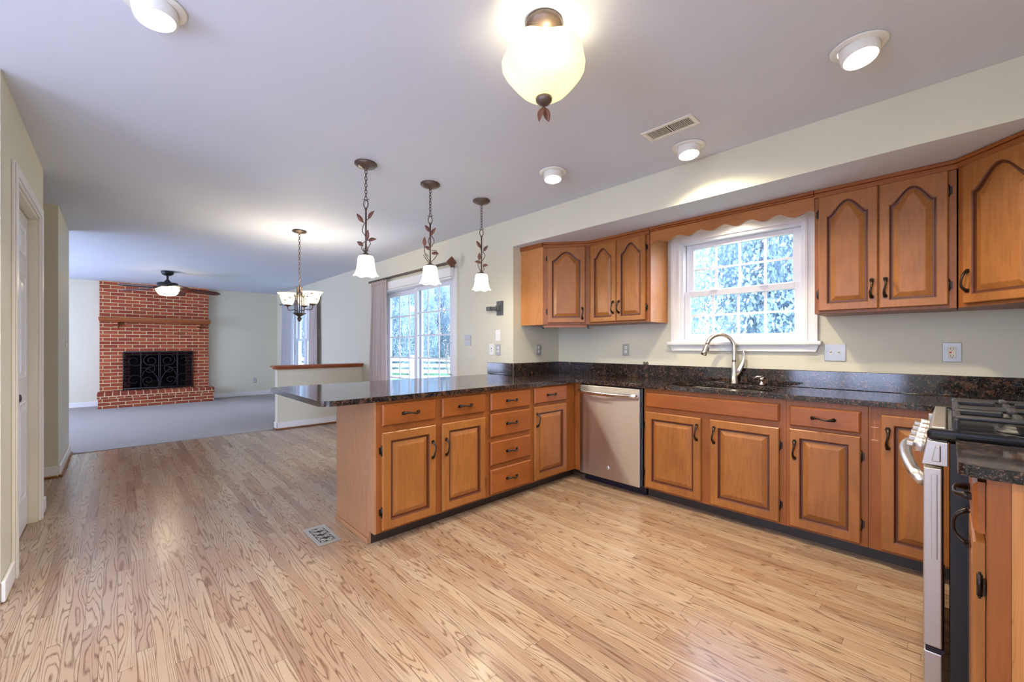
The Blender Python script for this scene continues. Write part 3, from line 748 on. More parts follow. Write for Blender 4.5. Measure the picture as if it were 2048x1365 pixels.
for i in range(1, 15):
    a = PI*i/14*.93; pts.append((dn.x*reach/2*(1-math.cos(a)), dn.y*reach/2*(1-math.cos(a)), .29+.108*math.sin(a)))
MB().tube(pts, [.0185]*3+[.0165]*len(pts[3:]), 12).build('spout', 'steel', fa)
e = Vector(pts[-1]); tdir = (Vector(pts[-1])-Vector(pts[-2])).normalized()
hd = MB().tube([e-tdir*.01, e+tdir*.02, e+tdir*.06, e+tdir*.085], [.016, .018, .023, .023], 14); head = hd.build('spray_head', 'steel', fa)
MB().tube([e+tdir*.0852, e+tdir*.089], .0205, 14).build('nozzle', 'blackm', head)
MB().tube([e+tdir*.03+Vector((.018, .012, .006)), e+tdir*.06+Vector((.021, .013, .006))], .006, 8).build('button', 'blackm', head)
lv = MB().tube([(.012, 0, .06), (.035, .004, .11), (.056, .008, .16), (.066, .010, .20), (.070, .010, .235), (.064, .008, .262), (.062, .008, .272)], [.016, .021, .019, .011, .006, .010, .003], 12, flat=.7)
lv.build('lever', 'steel', fa)
sp = thing('soap_dispenser', 'small chrome soap pump on the worktop right of the faucet', 'soap dispenser', (-.985, 3.600, ZT))
MB().lathe([(.001, .001), (.020, .001), (.019, .012), (.011, .020), (.010, .040), (.014, .042), (.014, .054), (.004, .058)], seg=18).build('body', 'chrome', sp)
MB().tube([(0, 0, .056), (-.006, -.004, .066), (-.028, -.014, .066), (-.046, -.022, .056)], [.007, .008, .007, .005], 10).tube([(0, 0, .06), (.016, .006, .062)], .005, 8).build('spout', 'chrome', sp)

# ------------------------------------------------------------------ dishwasher
dw = thing('dishwasher', 'stainless steel dishwasher between peninsula and sink cabinets', 'dishwasher', (-2.300, YFACE, 0))
MB().box(.004, .612, .0, .56, .085, ZU-.004).build('body', 'black', dw)
MB().box(.0, .596, -.026, -.001, .075, .868).build('door', 'dw', dw, bevel=.004)
pts = [(.008, -.028, .815), (.012, -.058, .812)]+[(.018+.55*i/12, -.060-.012*math.sin(PI*i/12), .812-.006*math.sin(PI*i/12)) for i in range(13)]+[(.574, -.058, .812), (.578, -.028, .815)]
MB().tube(pts, .0165, 12, flat=.7).build('handle', 'chrome', dw)
MB().box(.004, .612, .055, .075, .001, .074).build('kick_plate', 'navy', dw)
bd = MB().lathe([(.001, .004), (.013, .004), (.017, .002), (.0175, 0)], seg=22).xf(Matrix.Translation((.298, -.0265, .175)) @ Matrix.Rotation(PI/2, 4, 'X')).build('badge', 'chrome', dw)
MB().lathe([(.0005, .0046), (.012, .0046)], seg=20).xf(Matrix.Translation((.298, -.0265, .175)) @ Matrix.Rotation(PI/2, 4, 'X')).build('badge_face', 'plate', bd)

# ------------------------------------------------------------------ range (faces -X), near side at Y=2.0
rg = thing('range', 'stainless steel gas range with black cooktop', 'range', (0, 1.998, 0))
YR0, YR1 = 0.0, .79
MB().box(.008, .60, .002, YR1-.002, .03, .895).build('body', 'blackm', rg)
for xx in (.02, .5): MB().box(xx, xx+.035, .01, YR1-.01, .001, .03).build('foot_rail', 'blackm', rg)
MB().box(-.004, .62, .0, YR1, .896, .930).build('cooktop', 'black', rg, bevel=.012, seg=3)
# sloped control panel with end caps
pr = [(-.058, .818), (.004, .818), (.004, .903), (-.002, .940), (-.036, .940), (-.046, .903)]
MB().prism([(p[0], p[1]) for p in pr], .047, YR1-.047, 'y').build('control_panel', 'rsteel', rg, bevel=.003)
cap = MB().prism([(-.060, .816), (.004, .816), (.004, .896), (-.047, .900)], -.004, .0115, 'y').build('end_cap', 'rsteel', rg, bevel=.003)
MB().prism([(-.036, .83), (-.014, .83), (-.014, .885), (-.026, .885)], -.010, -.0045, 'y').build('cap_ridge', 'rsteel', cap, bevel=.003)
MB().box(-.060, .004, YR1-.0115, YR1+.002, .816, .900).build('end_cap', 'rsteel', rg, bevel=.003)
MB().box(-.056, -.010, -.001, YR1+.001, .200, .806).build('oven_door', 'rsteel', rg, bevel=.004)
MB().box(-.0565, -.0555, .10, YR1-.10, .33, .70).build('oven_window', 'black', rg)
MB().box(-.036, -.022, -.004, -.0012, .50, .785).build('door_edge_groove', 'rsteel', rg, bevel=.003)
MB().box(-.050, -.006, .0, YR1, .184, .199).build('vent_gap', 'navy', rg)
MB().box(-.055, -.010, -.001, YR1+.001, .035, .182).build('drawer', 'rsteel', rg, bevel=.004)
for yy in (-.004, YR1-.036): MB().box(-.047, .60, yy, yy+.040, .9008, .938).build('cooktop_edge', 'black', rg, bevel=.012, seg=3)
# bow handle of the oven door
hp = []
for i in range(17):
    u = i/16; s = math.sin(PI*u)**.55
    hp.append((-.056-.062*s, .03+.73*u, .748+.055*s))
MB().tube(hp, [.017]*17, 12, flat=1.15).build('oven_handle', 'hsteel', rg)
sl = Vector((-.011*1.0, 0, -.085)).normalized(); nr = Vector((-.985, 0, .12)).normalized()
for i, yy in enumerate((.10, .235, .37, .505, .64)):
    c = Vector((-.052, yy, .862)); rot = Matrix.Translation(c) @ nr.to_track_quat('Z', 'Y').to_matrix().to_4x4()
    kn = MB().lathe([(.022, .001), (.026, .004), (.026, .012), (.024, .030), (.001, .031)], seg=20).xf(rot).build('knob', 'hsteel', rg)
    MB().box(-.026, .026, -.008, .008, .030, .050).xf(rot).build('grip', 'rsteel', kn, bevel=.003)
    MB().box(-.0265, .0, -.0265, -.024, .013, .029).xf(rot).build('scale_mark', 'amber', kn)
    MB().box(-.006, .004, -.0275, -.0255, .014, .022).xf(rot).build('pointer', 'red', kn)
# burners and grates
for bx in (.17, .45):
    for by in (.17, .62):
        MB().lathe([(.001, .022), (.034, .022), (.040, .016), (.042, .008), (.055, .006), (.056, .001)], (bx, by, .930), 22).build('burner', 'blackm', rg)
zg = .985
for gx0, gx1, gy0, gy1 in ((.015, .305, .042, .392), (.015, .305, .398, .748), (.311, .60, .042, .392), (.311, .60, .398, .748)):
    g = MB(); w = .020
    def bar(ax, ay, bx, by, z0=zg-.016, z1=zg):
        if abs(ax-bx) > abs(ay-by): g.box(ax, bx, ay-w/2, ay+w/2, z0, z1)
        else: g.box(ax-w/2, ax+w/2, ay, by, z0, z1)
    bar(gx0, gy0+w, gx1, gy0+w); bar(gx0, gy1-w, gx1, gy1-w); bar(gx0+w/2, gy0+w, gx0+w/2, gy1-w); bar(gx1-w/2, gy0+w, gx1-w/2, gy1-w)
    ym = (gy0+gy1)/2; xm = (gx0+gx1)/2
    bar(gx0, ym, gx0+.12, ym, zg-.016, zg+.006); bar(gx1-.12, ym, gx1, ym, zg-.016, zg+.006); bar(xm, gy0+w, xm, gy0+.13, zg-.016, zg+.006); bar(xm, gy1-.13, xm, gy1-w, zg-.016, zg+.006)
    for px in (gx0+.008, gx1-.008):
        for py in (gy0+.012, gy1-.012): g.box(px-.008, px+.008, py-.008, py+.008, .931, zg-.01)
    g.build('grate', 'iron', rg, bevel=.006)

# ------------------------------------------------------------------ plates on the walls
def plate_base(root, w, h, mat, t=.006):
    return MB().box(-w/2, w/2, -t, -.0005, -h/2, h/2).build('cover_plate', mat, root, bevel=.0025)
def duplex(label, loc, rz, mat='plate', gfci=False, cat='outlet'):
    r = thing('wall_outlet', label, cat, loc, rz); plate_base(r, .074 if not gfci else .082, .120 if not gfci else .118, mat)
    if gfci:
        MB().box(-.017, .017, -.009, -.006, -.034, .034).build('receptacle', 'ivory', r, bevel=.002)
        MB().box(-.012, -.001, -.0105, -.009, -.004, .004).build('reset_button', 'red', r); MB().box(.001, .012, -.0105, -.009, -.004, .004).build('test_button', 'ivory', r)
    for s in (-1, 1):
        if not gfci: MB().lathe([(.001, .003), (.0155, .003), (.017, 0)], seg=18).xf(Matrix.Translation((0, -.006, s*.020)) @ Matrix.Rotation(PI/2, 4, 'X')).build('receptacle', 'white', r)
        z = s*(.020 if not gfci else .022)
        MB().box(-.007, -.0045, -.0102, -.0088, z-.004, z+.006).box(.0045, .007, -.0102, -.0088, z-.004, z+.006).box(-.002, .002, -.0102, -.0088, z-.011, z-.007).build('slot', 'slot', r)
    return r
def toggles(label, loc, rz, n=1, mat='plate'):
    r = thing('light_switch', label, 'light switch', loc, rz); plate_base(r, .074 if n == 1 else .122, .120, mat)
    for i in range(n):
        x = (i-(n-1)/2)*.046
        MB().box(x-.0055, x+.0055, -.0075, -.006, -.013, .013).prism([(-.006, -.005), (-.006, .007), (-.016, .012), (-.016, .006)], x-.004, x+.004, 'x').build('toggle', 'ivory' if mat == 'plate' else 'white', r)
    return r
duplex('pewter outlet on the sink wall left of the window', (-2.203, YS, 1.180), 0)
toggles('pewter double switch plate just right of the sink window', (-.544, YS, 1.172), 0, 2)
duplex('square pewter outlet with red button above the right worktop', (.022, YS, 1.180), 0, gfci=True)
duplex('pewter outlet on the return wall under the corner cabinet', (XL, 3.323, 1.176), PI/2)
toggles('pewter double switch plate right of the patio door', (-3.827, YW, 1.284), 0, 2)
toggles('white single switch plate above the outlets by the counter end', (-3.300, YW, 1.330), 0, 1, 'white')
r = thing('phone_jack', 'white jack plate left of the outlet above the counter end', 'jack plate', (-3.405, YW, 1.180), 0); plate_base(r, .074, .118, 'white')
MB().box(-.006, .006, -.0075, -.006, .004, .016).box(-.004, .004, -.0075, -.006, -.022, -.014).build('socket', 'slot', r)
duplex('pewter outlet on the patio wall above the counter end', (-3.300, YW, 1.176), 0)
duplex('small grey outlet low on the far wall right of the fireplace', (XF, 2.448, .362), PI/2)
toggles('switch plate on the wall block left of the family room', (-6.45, YL, 1.262), PI, 2, 'white')
wb = thing('wall_bracket', 'grey metal swivel bracket on the wall above the switches', 'bracket', (-3.262, YW, 1.618), 0)
MB().box(-.045, .045, -.020, -.001, -.075, .075).build('wall_plate', 'gunmetal', wb, bevel=.003)
MB().box(-.022, .022, -.055, -.020, -.030, .026).tube([(0, -.05, -.005), (-.075, -.085, -.005)], .021, 8, flat=.8).box(-.118, -.052, -.105, -.070, -.028, .016).build('arm', 'gunmetal', wb, bevel=.003)
pg = thing('adhesive_clip', 'tiny pair of black clips on top of the backsplash', 'clip', (-1.985, YS-.010, 1.0405))
for s in (-1, 1): MB().tube([(s*.014-.008, 0, .004), (s*.014-.008, 0, .018), (s*.014, 0, .026), (s*.014+.008, 0, .018), (s*.014+.008, 0, .004)], .0035, 6).box(s*.014-.010, s*.014+.010, -.004, .004, .0005, .005).build('clip', 'blackm', pg)

# ------------------------------------------------------------------ floor register
fr_ = thing('floor_register', 'pewter scrollwork floor vent beside the peninsula end', 'floor vent', (-2.772, .950, .001))
w, h = .152, .070
MB().box(-w, w, -h, -.046, 0, .005).box(-w, w, .046, h, 0, .005).box(-w, -.118, -.046, .046, 0, .005).box(.118, w, -.046, .046, 0, .005).build('frame', 'plate', fr_, bevel=.002)
MB().box(-.118, .118, -.046, .046, .0002, .001).build('opening', 'slot', fr_)
g = MB()
for i in range(4):
    cx = -.089+.059*i
    for j, s in enumerate((-1, 1)):
        pts = []
        for k in range(22):
            a = k/21*1.6*2*PI; rr = .022*(1-k/21*.78); pts.append((cx+rr*math.cos(a*s+PI/2+i*PI), s*.021+rr*math.sin(a*s+PI/2+i*PI), .003))
        g.tube(pts, .0026, 5)
    g.tube([(cx-.029, -.046, .003), (cx-.01, -.018, .003), (cx+.01, .018, .003), (cx+.029, .046, .003)], .0026, 5)
    g.tube([(cx-.029, .046, .003), (cx-.012, .02, .003), (cx+.012, -.02, .003), (cx+.029, -.046, .003)], .0026, 5)
g.build('scrollwork', 'plate', fr_)

# ------------------------------------------------------------------ ceiling vent
cv = thing('ceiling_vent', 'white ceiling air vent near the sink light', 'ceiling vent', (-1.142, 2.392, ZC-.001))
MB().box(-.155, .155, -.070, -.046, -.007, 0).box(-.155, .155, .046, .070, -.007, 0).box(-.155, -.130, -.046, .046, -.007, 0).box(.130, .155, -.046, .046, -.007, 0).box(-.004, .004, -.046, .046, -.007, 0).build('frame', 'white', cv, bevel=.003)
MB().box(-.130, .130, -.046, .046, -.0015, -.0003).build('opening', 'slot', cv)
for i in range(26):
    x = -.125+.01*i
    if abs(x) < .007: continue
    tl = -.35 if x < 0 else .35
    MB().box(-.0012, .0012, -.044, .044, -.0065, -.0015).xf(Matrix.Translation((x, 0, 0))).build('louvre', 'white', cv)

# ------------------------------------------------------------------ recessed eyeball lights
def eyeball(label, x, y, tilt=(-.25, .25), p=1.0):
    r = thing('recessed_light', label, 'recessed light', (x, y, ZC-.0005), 0, None)
    MB().lathe([(.072, 0), (.098, -.001), (.102, -.004), (.096, -.009), (.074, -.011)], seg=36).build('trim_ring', 'white', r)
    d = Vector((tilt[0], tilt[1], -1)).normalized(); q = d.to_track_quat('Z', 'Y').to_matrix().to_4x4()
    e = MB().lathe([(.071, -.005), (.070, .040), (.066, .060), (.060, .063)], seg=32).xf(q).build('eyeball', 'white', r)
    MB().lathe([(.0005, .0605), (.040, .0605), (.060, .0600)], seg=28).xf(q).build('lamp_face', 'bulb', e)
    c = d*.075
    light('lamp_light', 'SPOT', P_CAN*p, NEUT, r, tuple(c), (d.to_track_quat('-Z', 'Y')).to_euler(), spot_size=math.radians(150), spot_blend=.8, shadow_soft_size=.05)
    return r
eyeball('white eyeball ceiling light left of the vent above the dishwasher', -2.035, 2.36, (.10, -.10), 1.5)
eyeball('white eyeball ceiling light between ceiling vent and sink soffit', -1.165, 2.70, (.12, -.10), 1.8)
eyeball('large white eyeball ceiling light at the upper right', -.265, 2.335, (.14, -.14), 1.9)
eyeball('white eyeball ceiling light cut by the top left edge', -2.085, .10, (.1, .1), 1.5)
eyeball('unseen eyeball ceiling light added near the range', -.15, .35, (-.2, .2))  # extra lamp out of view, added to brighten the kitchen
eyeball('unseen eyeball ceiling light added behind the viewer', -1.3, -1.5, (-.2, .2))  # second added lamp, out of view, for general brightness

sl_ = thing('sink_light', 'small ceiling light behind the valance over the sink', 'ceiling light', (-1.16, 3.50, ZS-.0005))
MB().lathe([(.001, 0), (.060, 0), (.062, -.010), (.050, -.014), (.046, -.012)], seg=28).build('trim_ring', 'white', sl_)
MB().lathe([(.0005, -.010), (.030, -.010), (.046, -.008)], seg=24).build('lamp_face', 'bulb', sl_)
light('lamp_light', 'SPOT', 7, NEUT, sl_, (0, 0, -.02), (0, 0, 0), spot_size=math.radians(160), spot_blend=.6, shadow_soft_size=.03)

# ------------------------------------------------------------------ flush ceiling light
fl = thing('flush_light', 'bronze ceiling light with ribbed amber glass bowl', 'ceiling light', (-1.12, 1.244, ZC-.0005))
MB().lathe([(.001, 0), (.074, 0), (.076, -.012), (.074, -.026), (.066, -.030), (.064, -.040), (.050, -.044), (.044, -.058), (.020, -.066), (.012, -.070)], seg=40).build('canopy', 'fixture', fl)
pf = [(.088, -.106), (.112, -.108), (.138, -.117), (.156, -.131), (.166, -.152), (.162, -.180), (.148, -.206), (.130, -.230), (.110, -.256), (.088, -.280), (.058, -.298), (.030, -.305), (.010, -.306)]
wv = lambda a, u, r, z: (r*(1+.05*math.cos(5*a+.6)*math.sin(PI*min(1, u*1.05))), z+.010*math.cos(5*a+.6)*(1-u)**2)
MB().lathe(pf, seg=72, wave=wv).build('glass_bowl', 'fglass', fl, solid=.003)
fin = MB().lathe([(.001, -.298), (.028, -.299), (.034, -.306), (.032, -.318), (.020, -.330), (.008, -.336), (.001, -.337)], seg=24).build('finial', 'fixture', fl)
def leaf(pos, d, up, ln=.05, wd=.016):
    d = Vector(d).normalized(); up = Vector(up); sd = d.cross(up).normalized(); up = sd.cross(d); p = Vector(pos); g = []
    for i in range(7):
        u = i/6; ww = wd*math.sin(PI*min(1, u*.93+.04))**.8*(1.15-.5*u); c = p+d*ln*u+up*(.18*ln*math.sin(PI*u)*.6)
        g.append([c-sd*ww+up*.003, c, c+sd*ww+up*.003])
    return MB().sheet(g)
MB().tube([(0, 0, -.336), (0, 0, -.346)], .004, 8).build('stem', 'fixture', fin)
for s in (-1, 1): leaf((0, 0, -.342), (s*.20, s*.21, -.9), (-s*.3, s*.3, .9), .060, .016).build('leaf', 'leafmetal', fin, solid=.002)
MB().tube([(0, 0, -.06), (0, 0, -.30)], .005, 8).build('rod', 'fixture', fl)
for s in (-1, 1):
    MB().lathe([(.001, -.03), (.018, -.025), (.026, 0), (.020, .022), (.012, .034)], (s*.080, -s*.035, -.190), 16).build('bulb', 'bulb', fl)
    light('lamp_light', 'POINT', P_FLUSH/2, (1.0, .92, .62), fl, (s*.080, -s*.035, -.165), shadow_soft_size=.03)

# ------------------------------------------------------------------ pendants
def chain(mb, z_top, z_bot, link=.030, r=.0028, wd=.009):
    n = max(3, round((z_top-z_bot)/(link*.78))); st = (z_top-z_bot)/n
    for i in range(n):
        zc = z_top-st*(i+.5); pts = []
        for k in range(12):
            a = 2*PI*k/12; lx, lz = wd*math.cos(a), (st*.64)*math.sin(a)
            pts.append((lx, 0, zc+lz) if i % 2 else (0, lx, zc+lz))
        mb.tube(pts, r, 5, closed=True)
    return mb
RT = Vector((math.sin(math.radians(43.6)), math.cos(math.radians(43.6)), 0))   # direction the fixtures fan their leaves
FW = Vector((-math.cos(math.radians(43.6)), math.sin(math.radians(43.6)), 0))
def pendant(label, x, y, leaves, vines):
    r = thing('pendant_light', label, 'pendant light', (x, y, ZC-.0005), 0, 'pendant lights over the peninsula')
    MB().lathe([(.001, 0), (.076, 0), (.078, -.010), (.066, -.016), (.064, -.022), (.046, -.026), (.030, -.034), (.010, -.040), (.009, -.050)], seg=36).build('canopy', 'fixture', r)
    c = chain(MB(), -.048, -.262); pts = [(RT.x*.016*math.cos(a), RT.y*.016*math.cos(a), -.290+.030*math.sin(a)) for a in [2*PI*k/14 for k in range(14)]]
    c.build('chain', 'fixture', r)
    MB().tube(pts, .004, 6, closed=True).tube([tuple(RT*s*.022+Vector((0, 0, -.262+.006*abs(s)))) for s in (-1, -.5, 0, .5, 1)], .003, 6).tube([(0, 0, -.315), (0, 0, -.640)], .0065, 10).lathe([(.009, -.316), (.011, -.322), (.008, -.330)], seg=12).build('stem', 'fixture', r)
    v = MB()
    for vn in vines: v.tube([tuple(RT*a+FW*f+Vector((0, 0, z))) for a, f, z in vn], .0032, 6)
    v.build('vine', 'fixture', r)
    for a, z, dx, dz, ln in leaves:
        leaf(RT*a+Vector((0, 0, z)), RT*dx+Vector((0, 0, dz))+FW*-.15, -FW+Vector((0, 0, .3)), ln, .016).build('leaf', 'leafmetal', r, solid=.0025)
    MB().lathe([(.007, -.632), (.014, -.640), (.020, -.646), (.042, -.656), (.044, -.662), (.040, -.664)], seg=24).build('shade_cap', 'fixture', r)
    pf = [(.038, -.660), (.048, -.667), (.054, -.685), (.057, -.715), (.060, -.745), (.065, -.772), (.074, -.791), (.082, -.800)]
    wv = lambda an, u, rr, z: (rr*(1+.05*u**3*math.cos(6*an)), z-.004*u**3*math.cos(6*an))
    MB().lathe(pf, seg=60, wave=wv).build('glass_shade', 'pglass', r, solid=.003)
    MB().lathe([(.010, -.668), (.016, -.69), (.022, -.712), (.018, -.734), (.001, -.742)], seg=16).build('bulb', 'bulb', r)
    light('lamp_light', 'POINT', P_PEND, NEUT, r, (0, 0, -.815), shadow_soft_size=.03)
S = lambda pts: pts
pendant('nearest of three vine pendants with bell shade, by the peninsula end', -2.864, 1.285,
        [(.020, -.395, .55, .65, .070), (-.022, -.420, -.55, .8, .070), (.012, -.545, .10, 1, .070), (.020, -.552, .95, .12, .060), (-.020, -.590, -.8, .6, .050)],
        [[(-.002, -.008, -.520), (-.022, -.008, -.490), (-.018, -.008, -.450), (-.006, -.008, -.430), (-.022, -.006, -.415)], [(.002, -.008, -.42), (.012, -.008, -.405), (.024, -.006, -.392)],
         [(.004, -.006, -.635), (.022, -.01, -.60), (.036, -.008, -.575), (.026, -.008, -.552), (.012, -.006, -.545)], [(-.004, -.006, -.64), (-.028, -.008, -.61), (-.022, -.008, -.575), (.004, -.01, -.555), (.016, -.008, -.552)],
         [(0, -.012, -.64), (.022, -.012, -.625), (.012, -.012, -.60), (-.012, -.01, -.61), (-.004, -.01, -.64)]])
pendant('middle of three vine pendants, hanging before the patio door', -2.868, 1.822,
        [(-.004, -.385, -.55, .75, .062), (.006, -.415, .6, .85, .072), (-.044, -.500, .02, 1, .070), (.004, -.530, -.85, .4, .055), (.012, -.560, .95, -.1, .060)],
        [[(.006, -.008, -.415), (.030, -.008, -.445), (.032, -.008, -.475), (.010, -.008, -.51)], [(-.004, -.008, -.50), (-.014, -.008, -.46), (-.004, -.008, -.43)],
         [(-.002, -.008, -.640), (.040, -.008, -.60), (.060, -.008, -.565), (.050, -.008, -.54), (.012, -.008, -.535)], [(0, -.008, -.63), (-.028, -.008, -.59), (-.044, -.008, -.55), (-.044, -.008, -.50)],
         [(-.004, -.008, -.64), (-.034, -.01, -.605), (-.052, -.01, -.575), (-.030, -.01, -.565), (-.014, -.01, -.59)]])
pendant('farthest of three vine pendants, before blank wall by the wall bracket', -2.877, 2.362,
        [(-.010, -.425, -.5, .85, .070), (.020, -.455, .6, .75, .062), (-.020, -.535, .05, 1, .065), (-.006, -.562, -.95, .25, .055), (.012, -.588, .9, .1, .048)],
        [[(.006, -.008, -.545), (.028, -.008, -.515), (.032, -.008, -.485), (.012, -.008, -.465), (.022, -.008, -.452)], [(0, -.008, -.45), (-.006, -.008, -.436), (-.010, -.006, -.425)],
         [(-.002, -.008, -.640), (-.022, -.008, -.61), (-.032, -.008, -.575), (-.020, -.008, -.54)], [(.004, -.008, -.64), (.026, -.008, -.62), (.016, -.008, -.592)]])

# ------------------------------------------------------------------ chandelier
ch = thing('chandelier', 'bronze chandelier with three leaf painted glass bowls', 'chandelier', (-5.061, 1.492, ZC-.0005))
MB().lathe([(.001, 0), (.074, 0), (.076, -.010), (.066, -.018), (.040, -.024), (.010, -.030), (.008, -.044)], seg=32).build('canopy', 'fixture', ch)
chain(MB(), -.042, -.615, .036, .003, .010).build('chain', 'fixture', ch)
b = MB().tube([(0, 0, -.61), (0, 0, -.94)], .006, 8)
for k in range(6):
    a = 2*PI*k/6+.2; c, s = math.cos(a), math.sin(a)
    b.tube([(c*.045, s*.045, -.935), (c*.045, s*.045, -.80), (c*.043, s*.043, -.765), (c*.028, s*.028, -.735), (c*.024, s*.024, -.67), (c*.026, s*.026, -.645), (c*.034, s*.034, -.630)], .0045, 6)
for k in range(4):
    a = 2*PI*k/4+.5; c, s = math.cos(a), math.sin(a)
    b.tube([(c*.018, s*.018, -.64), (c*.022, s*.022, -.70), (c*.040, s*.040, -.745), (c*.066, s*.066, -.748), (c*.072, s*.072, -.735), (c*.062, s*.062, -.728)], .004, 6)
b.lathe([(.001, -.932), (.068, -.932), (.070, -.938), (.040, -.955), (.022, -.968), (.012, -.974)], seg=28)
b.build('body', 'fixture', ch)
MB().lathe([(.010, -.972), (.022, -.985), (.024, -1.005), (.014, -1.020), (.006, -1.030), (.001, -1.034)], seg=20).build('finial', 'fixture', ch)
def cam_dir(deg): return RT*math.cos(math.radians(deg))+FW*math.sin(math.radians(deg))
for k, dg in enumerate((162, 42, 282-8)):
    d = cam_dir((160, -14, 100)[k]); R0 = .175
    arm = MB().tube([tuple(d*.044+Vector((0, 0, -.905))), tuple(d*.08+Vector((0, 0, -.890))), tuple(d*.13+Vector((0, 0, -.898))), tuple(d*(R0-.012)+Vector((0, 0, -.895))), tuple(d*R0+Vector((0, 0, -.872))), tuple(d*R0+Vector((0, 0, -.850)))], .005, 8).build('arm', 'fixture', ch)
    c = d*R0
    MB().lathe([(.006, -.855), (.016, -.850), (.036, -.838), (.040, -.832), (.036, -.830)], (c.x, c.y, 0), 22).build('shade_cup', 'fixture', arm)
    sh = MB().lathe([(.030, -.832), (.046, -.826), (.058, -.806), (.067, -.778), (.076, -.750), (.088, -.722), (.104, -.703), (.110, -.699)], (c.x, c.y, 0), 40).build('glass_bowl', 'cglass', arm, solid=.003)
    lf = MB()
    for j in range(9):
        a = 2*PI*j/9+k; rr, z = ((.0735, -.757), (.087, -.725), (.064, -.786))[j % 3]
        pth = [(c.x+(rr+.0035)*math.cos(a+u*.2), c.y+(rr+.0035)*math.sin(a+u*.2), z+u*(.008 if j % 2 else -.004)) for u in (-1, -.5, 0, .5, 1)]
        lf.tube(pth, [.001, .005, .007, .005, .001], 6, flat=.25)
    lf.build('leaf_motif', 'leafmetal', sh)
    MB().lathe([(.012, -.826), (.016, -.80), (.024, -.772), (.018, -.750), (.001, -.742)], (c.x, c.y, 0), 14).build('bulb', 'bulb', arm)
    light('lamp_light', 'POINT', P_CHAND, WARM, arm, (c.x, c.y, -.722), shadow_soft_size=.03)

# ------------------------------------------------------------------ ceiling fan
fn = thing('ceiling_fan', 'dark five blade ceiling fan with light bowl near fireplace', 'ceiling fan', (-9.406, .631, ZC-.0005))
fn.scale = (.76, .76, .95)
MB().lathe([(.001, 0), (.115, 0), (.118, -.02), (.100, -.060), (.050, -.082), (.022, -.088), (.020, -.165)], seg=32).build('canopy', 'blackm', fn)
MB().lathe([(.022, -.150), (.050, -.180), (.070, -.205), (.165, -.212), (.192, -.222), (.195, -.285), (.180, -.300), (.120, -.306), (.040, -.308)], seg=36).build('motor', 'blackm', fn)
for k, dg in enumerate((185, 257, 329, 41, 113)):
    d = cam_dir(dg); sd = d.cross(Vector((0, 0, 1)))
    arm = MB().tube([tuple(d*.15+Vector((0, 0, -.300))), tuple(d*.22+Vector((0, 0, -.315))), tuple(d*.30+Vector((0, 0, -.318)))], .014, 6, flat=1.6)
    g = []
    for i in range(15):
        u = i/14; w = .085*(1-.1*u)+.028*math.sin(PI*u*.8); w *= min(1, (1-u)*9+.02)**.5 if u > .85 else 1
        c = d*(.26+.74*u)+Vector((0, 0, -.318-.040*u)); g.append([c-sd*w-Vector((0, 0, w*.24)), c, c+sd*w+Vector((0, 0, w*.24))])
    bl = MB().sheet(g).build('blade', 'fanblade', fn, solid=.008)
    arm.build('blade_iron', 'blackm', bl)
fb = MB().lathe([(.150, -.312), (.205, -.322), (.215, -.340), (.205, -.362), (.190, -.385), (.165, -.420), (.120, -.442), (.060, -.450), (.001, -.451)], seg=44)
fb.build('light_bowl', 'fanglass', fn, solid=.004)
MB().tube([(.05, -.03, -.455), (.05, -.03, -.72)], .0022, 5).lathe([(.001, -.735), (.010, -.728), (.008, -.715), (.002, -.708)], (.05, -.03, 0), 10).build('pull_chain', 'blackm', fn)
light('lamp_light', 'POINT', P_FAN, WARM, fn, (0, 0, -.375), shadow_soft_size=.06)

# ------------------------------------------------------------------ fireplace
fp = thing('fireplace', 'red brick fireplace with raised hearth and wooden mantel', 'fireplace', (XF, 0, 0))
X0 = .002; XB = .15; Y0, Y1 = -.262, 1.497
oy0, oy1, oz1 = .185, 1.085, 1.020
b = MB().box(X0, XB, Y0, oy0, .007, ZC-.002).box(X0, XB, oy1, Y1, .007, ZC-.002).box(X0, XB, oy0, oy1, oz1, ZC-.002)
ob = b.build('chimney_breast', ['brick', 'brickside'], fp)
for p in ob.data.polygons:
    if abs(p.normal.y) > .9: p.material_index = 1
hb = MB().box(XB+.001, .60, -.275, 1.535, .007, .197)
o = hb.build('hearth', ['hearth', 'hearthside'], fp)
for p in o.data.polygons:
    if abs(p.normal.y) > .9: p.material_index = 1
MB().box(XB+.001, .612, -.287, 1.547, .1975, .305).build('hearth_cap', 'hearthtop', fp, bevel=.006)
MB().box(X0, X0+.01, oy0, oy1, .305, oz1).box(X0+.01, XB-.002, oy0, oy1, .20, .304).build('firebox', 'soot', fp)
mt = MB().box(XB+.001, XB+.20, Y0-.01, Y1+.012, 1.722, 1.790).box(XB+.001, XB+.17, Y0, Y1, 1.700, 1.7215).build('mantel_shelf', 'mantel', fp, bevel=.004)
for yy in (-.06, 1.27): MB().prism([(XB+.001, 1.699), (XB+.14, 1.699), (XB+.13, 1.66), (XB+.04, 1.60), (XB+.001, 1.55)], yy, yy+.06, 'y').build('corbel', 'brickside', mt)
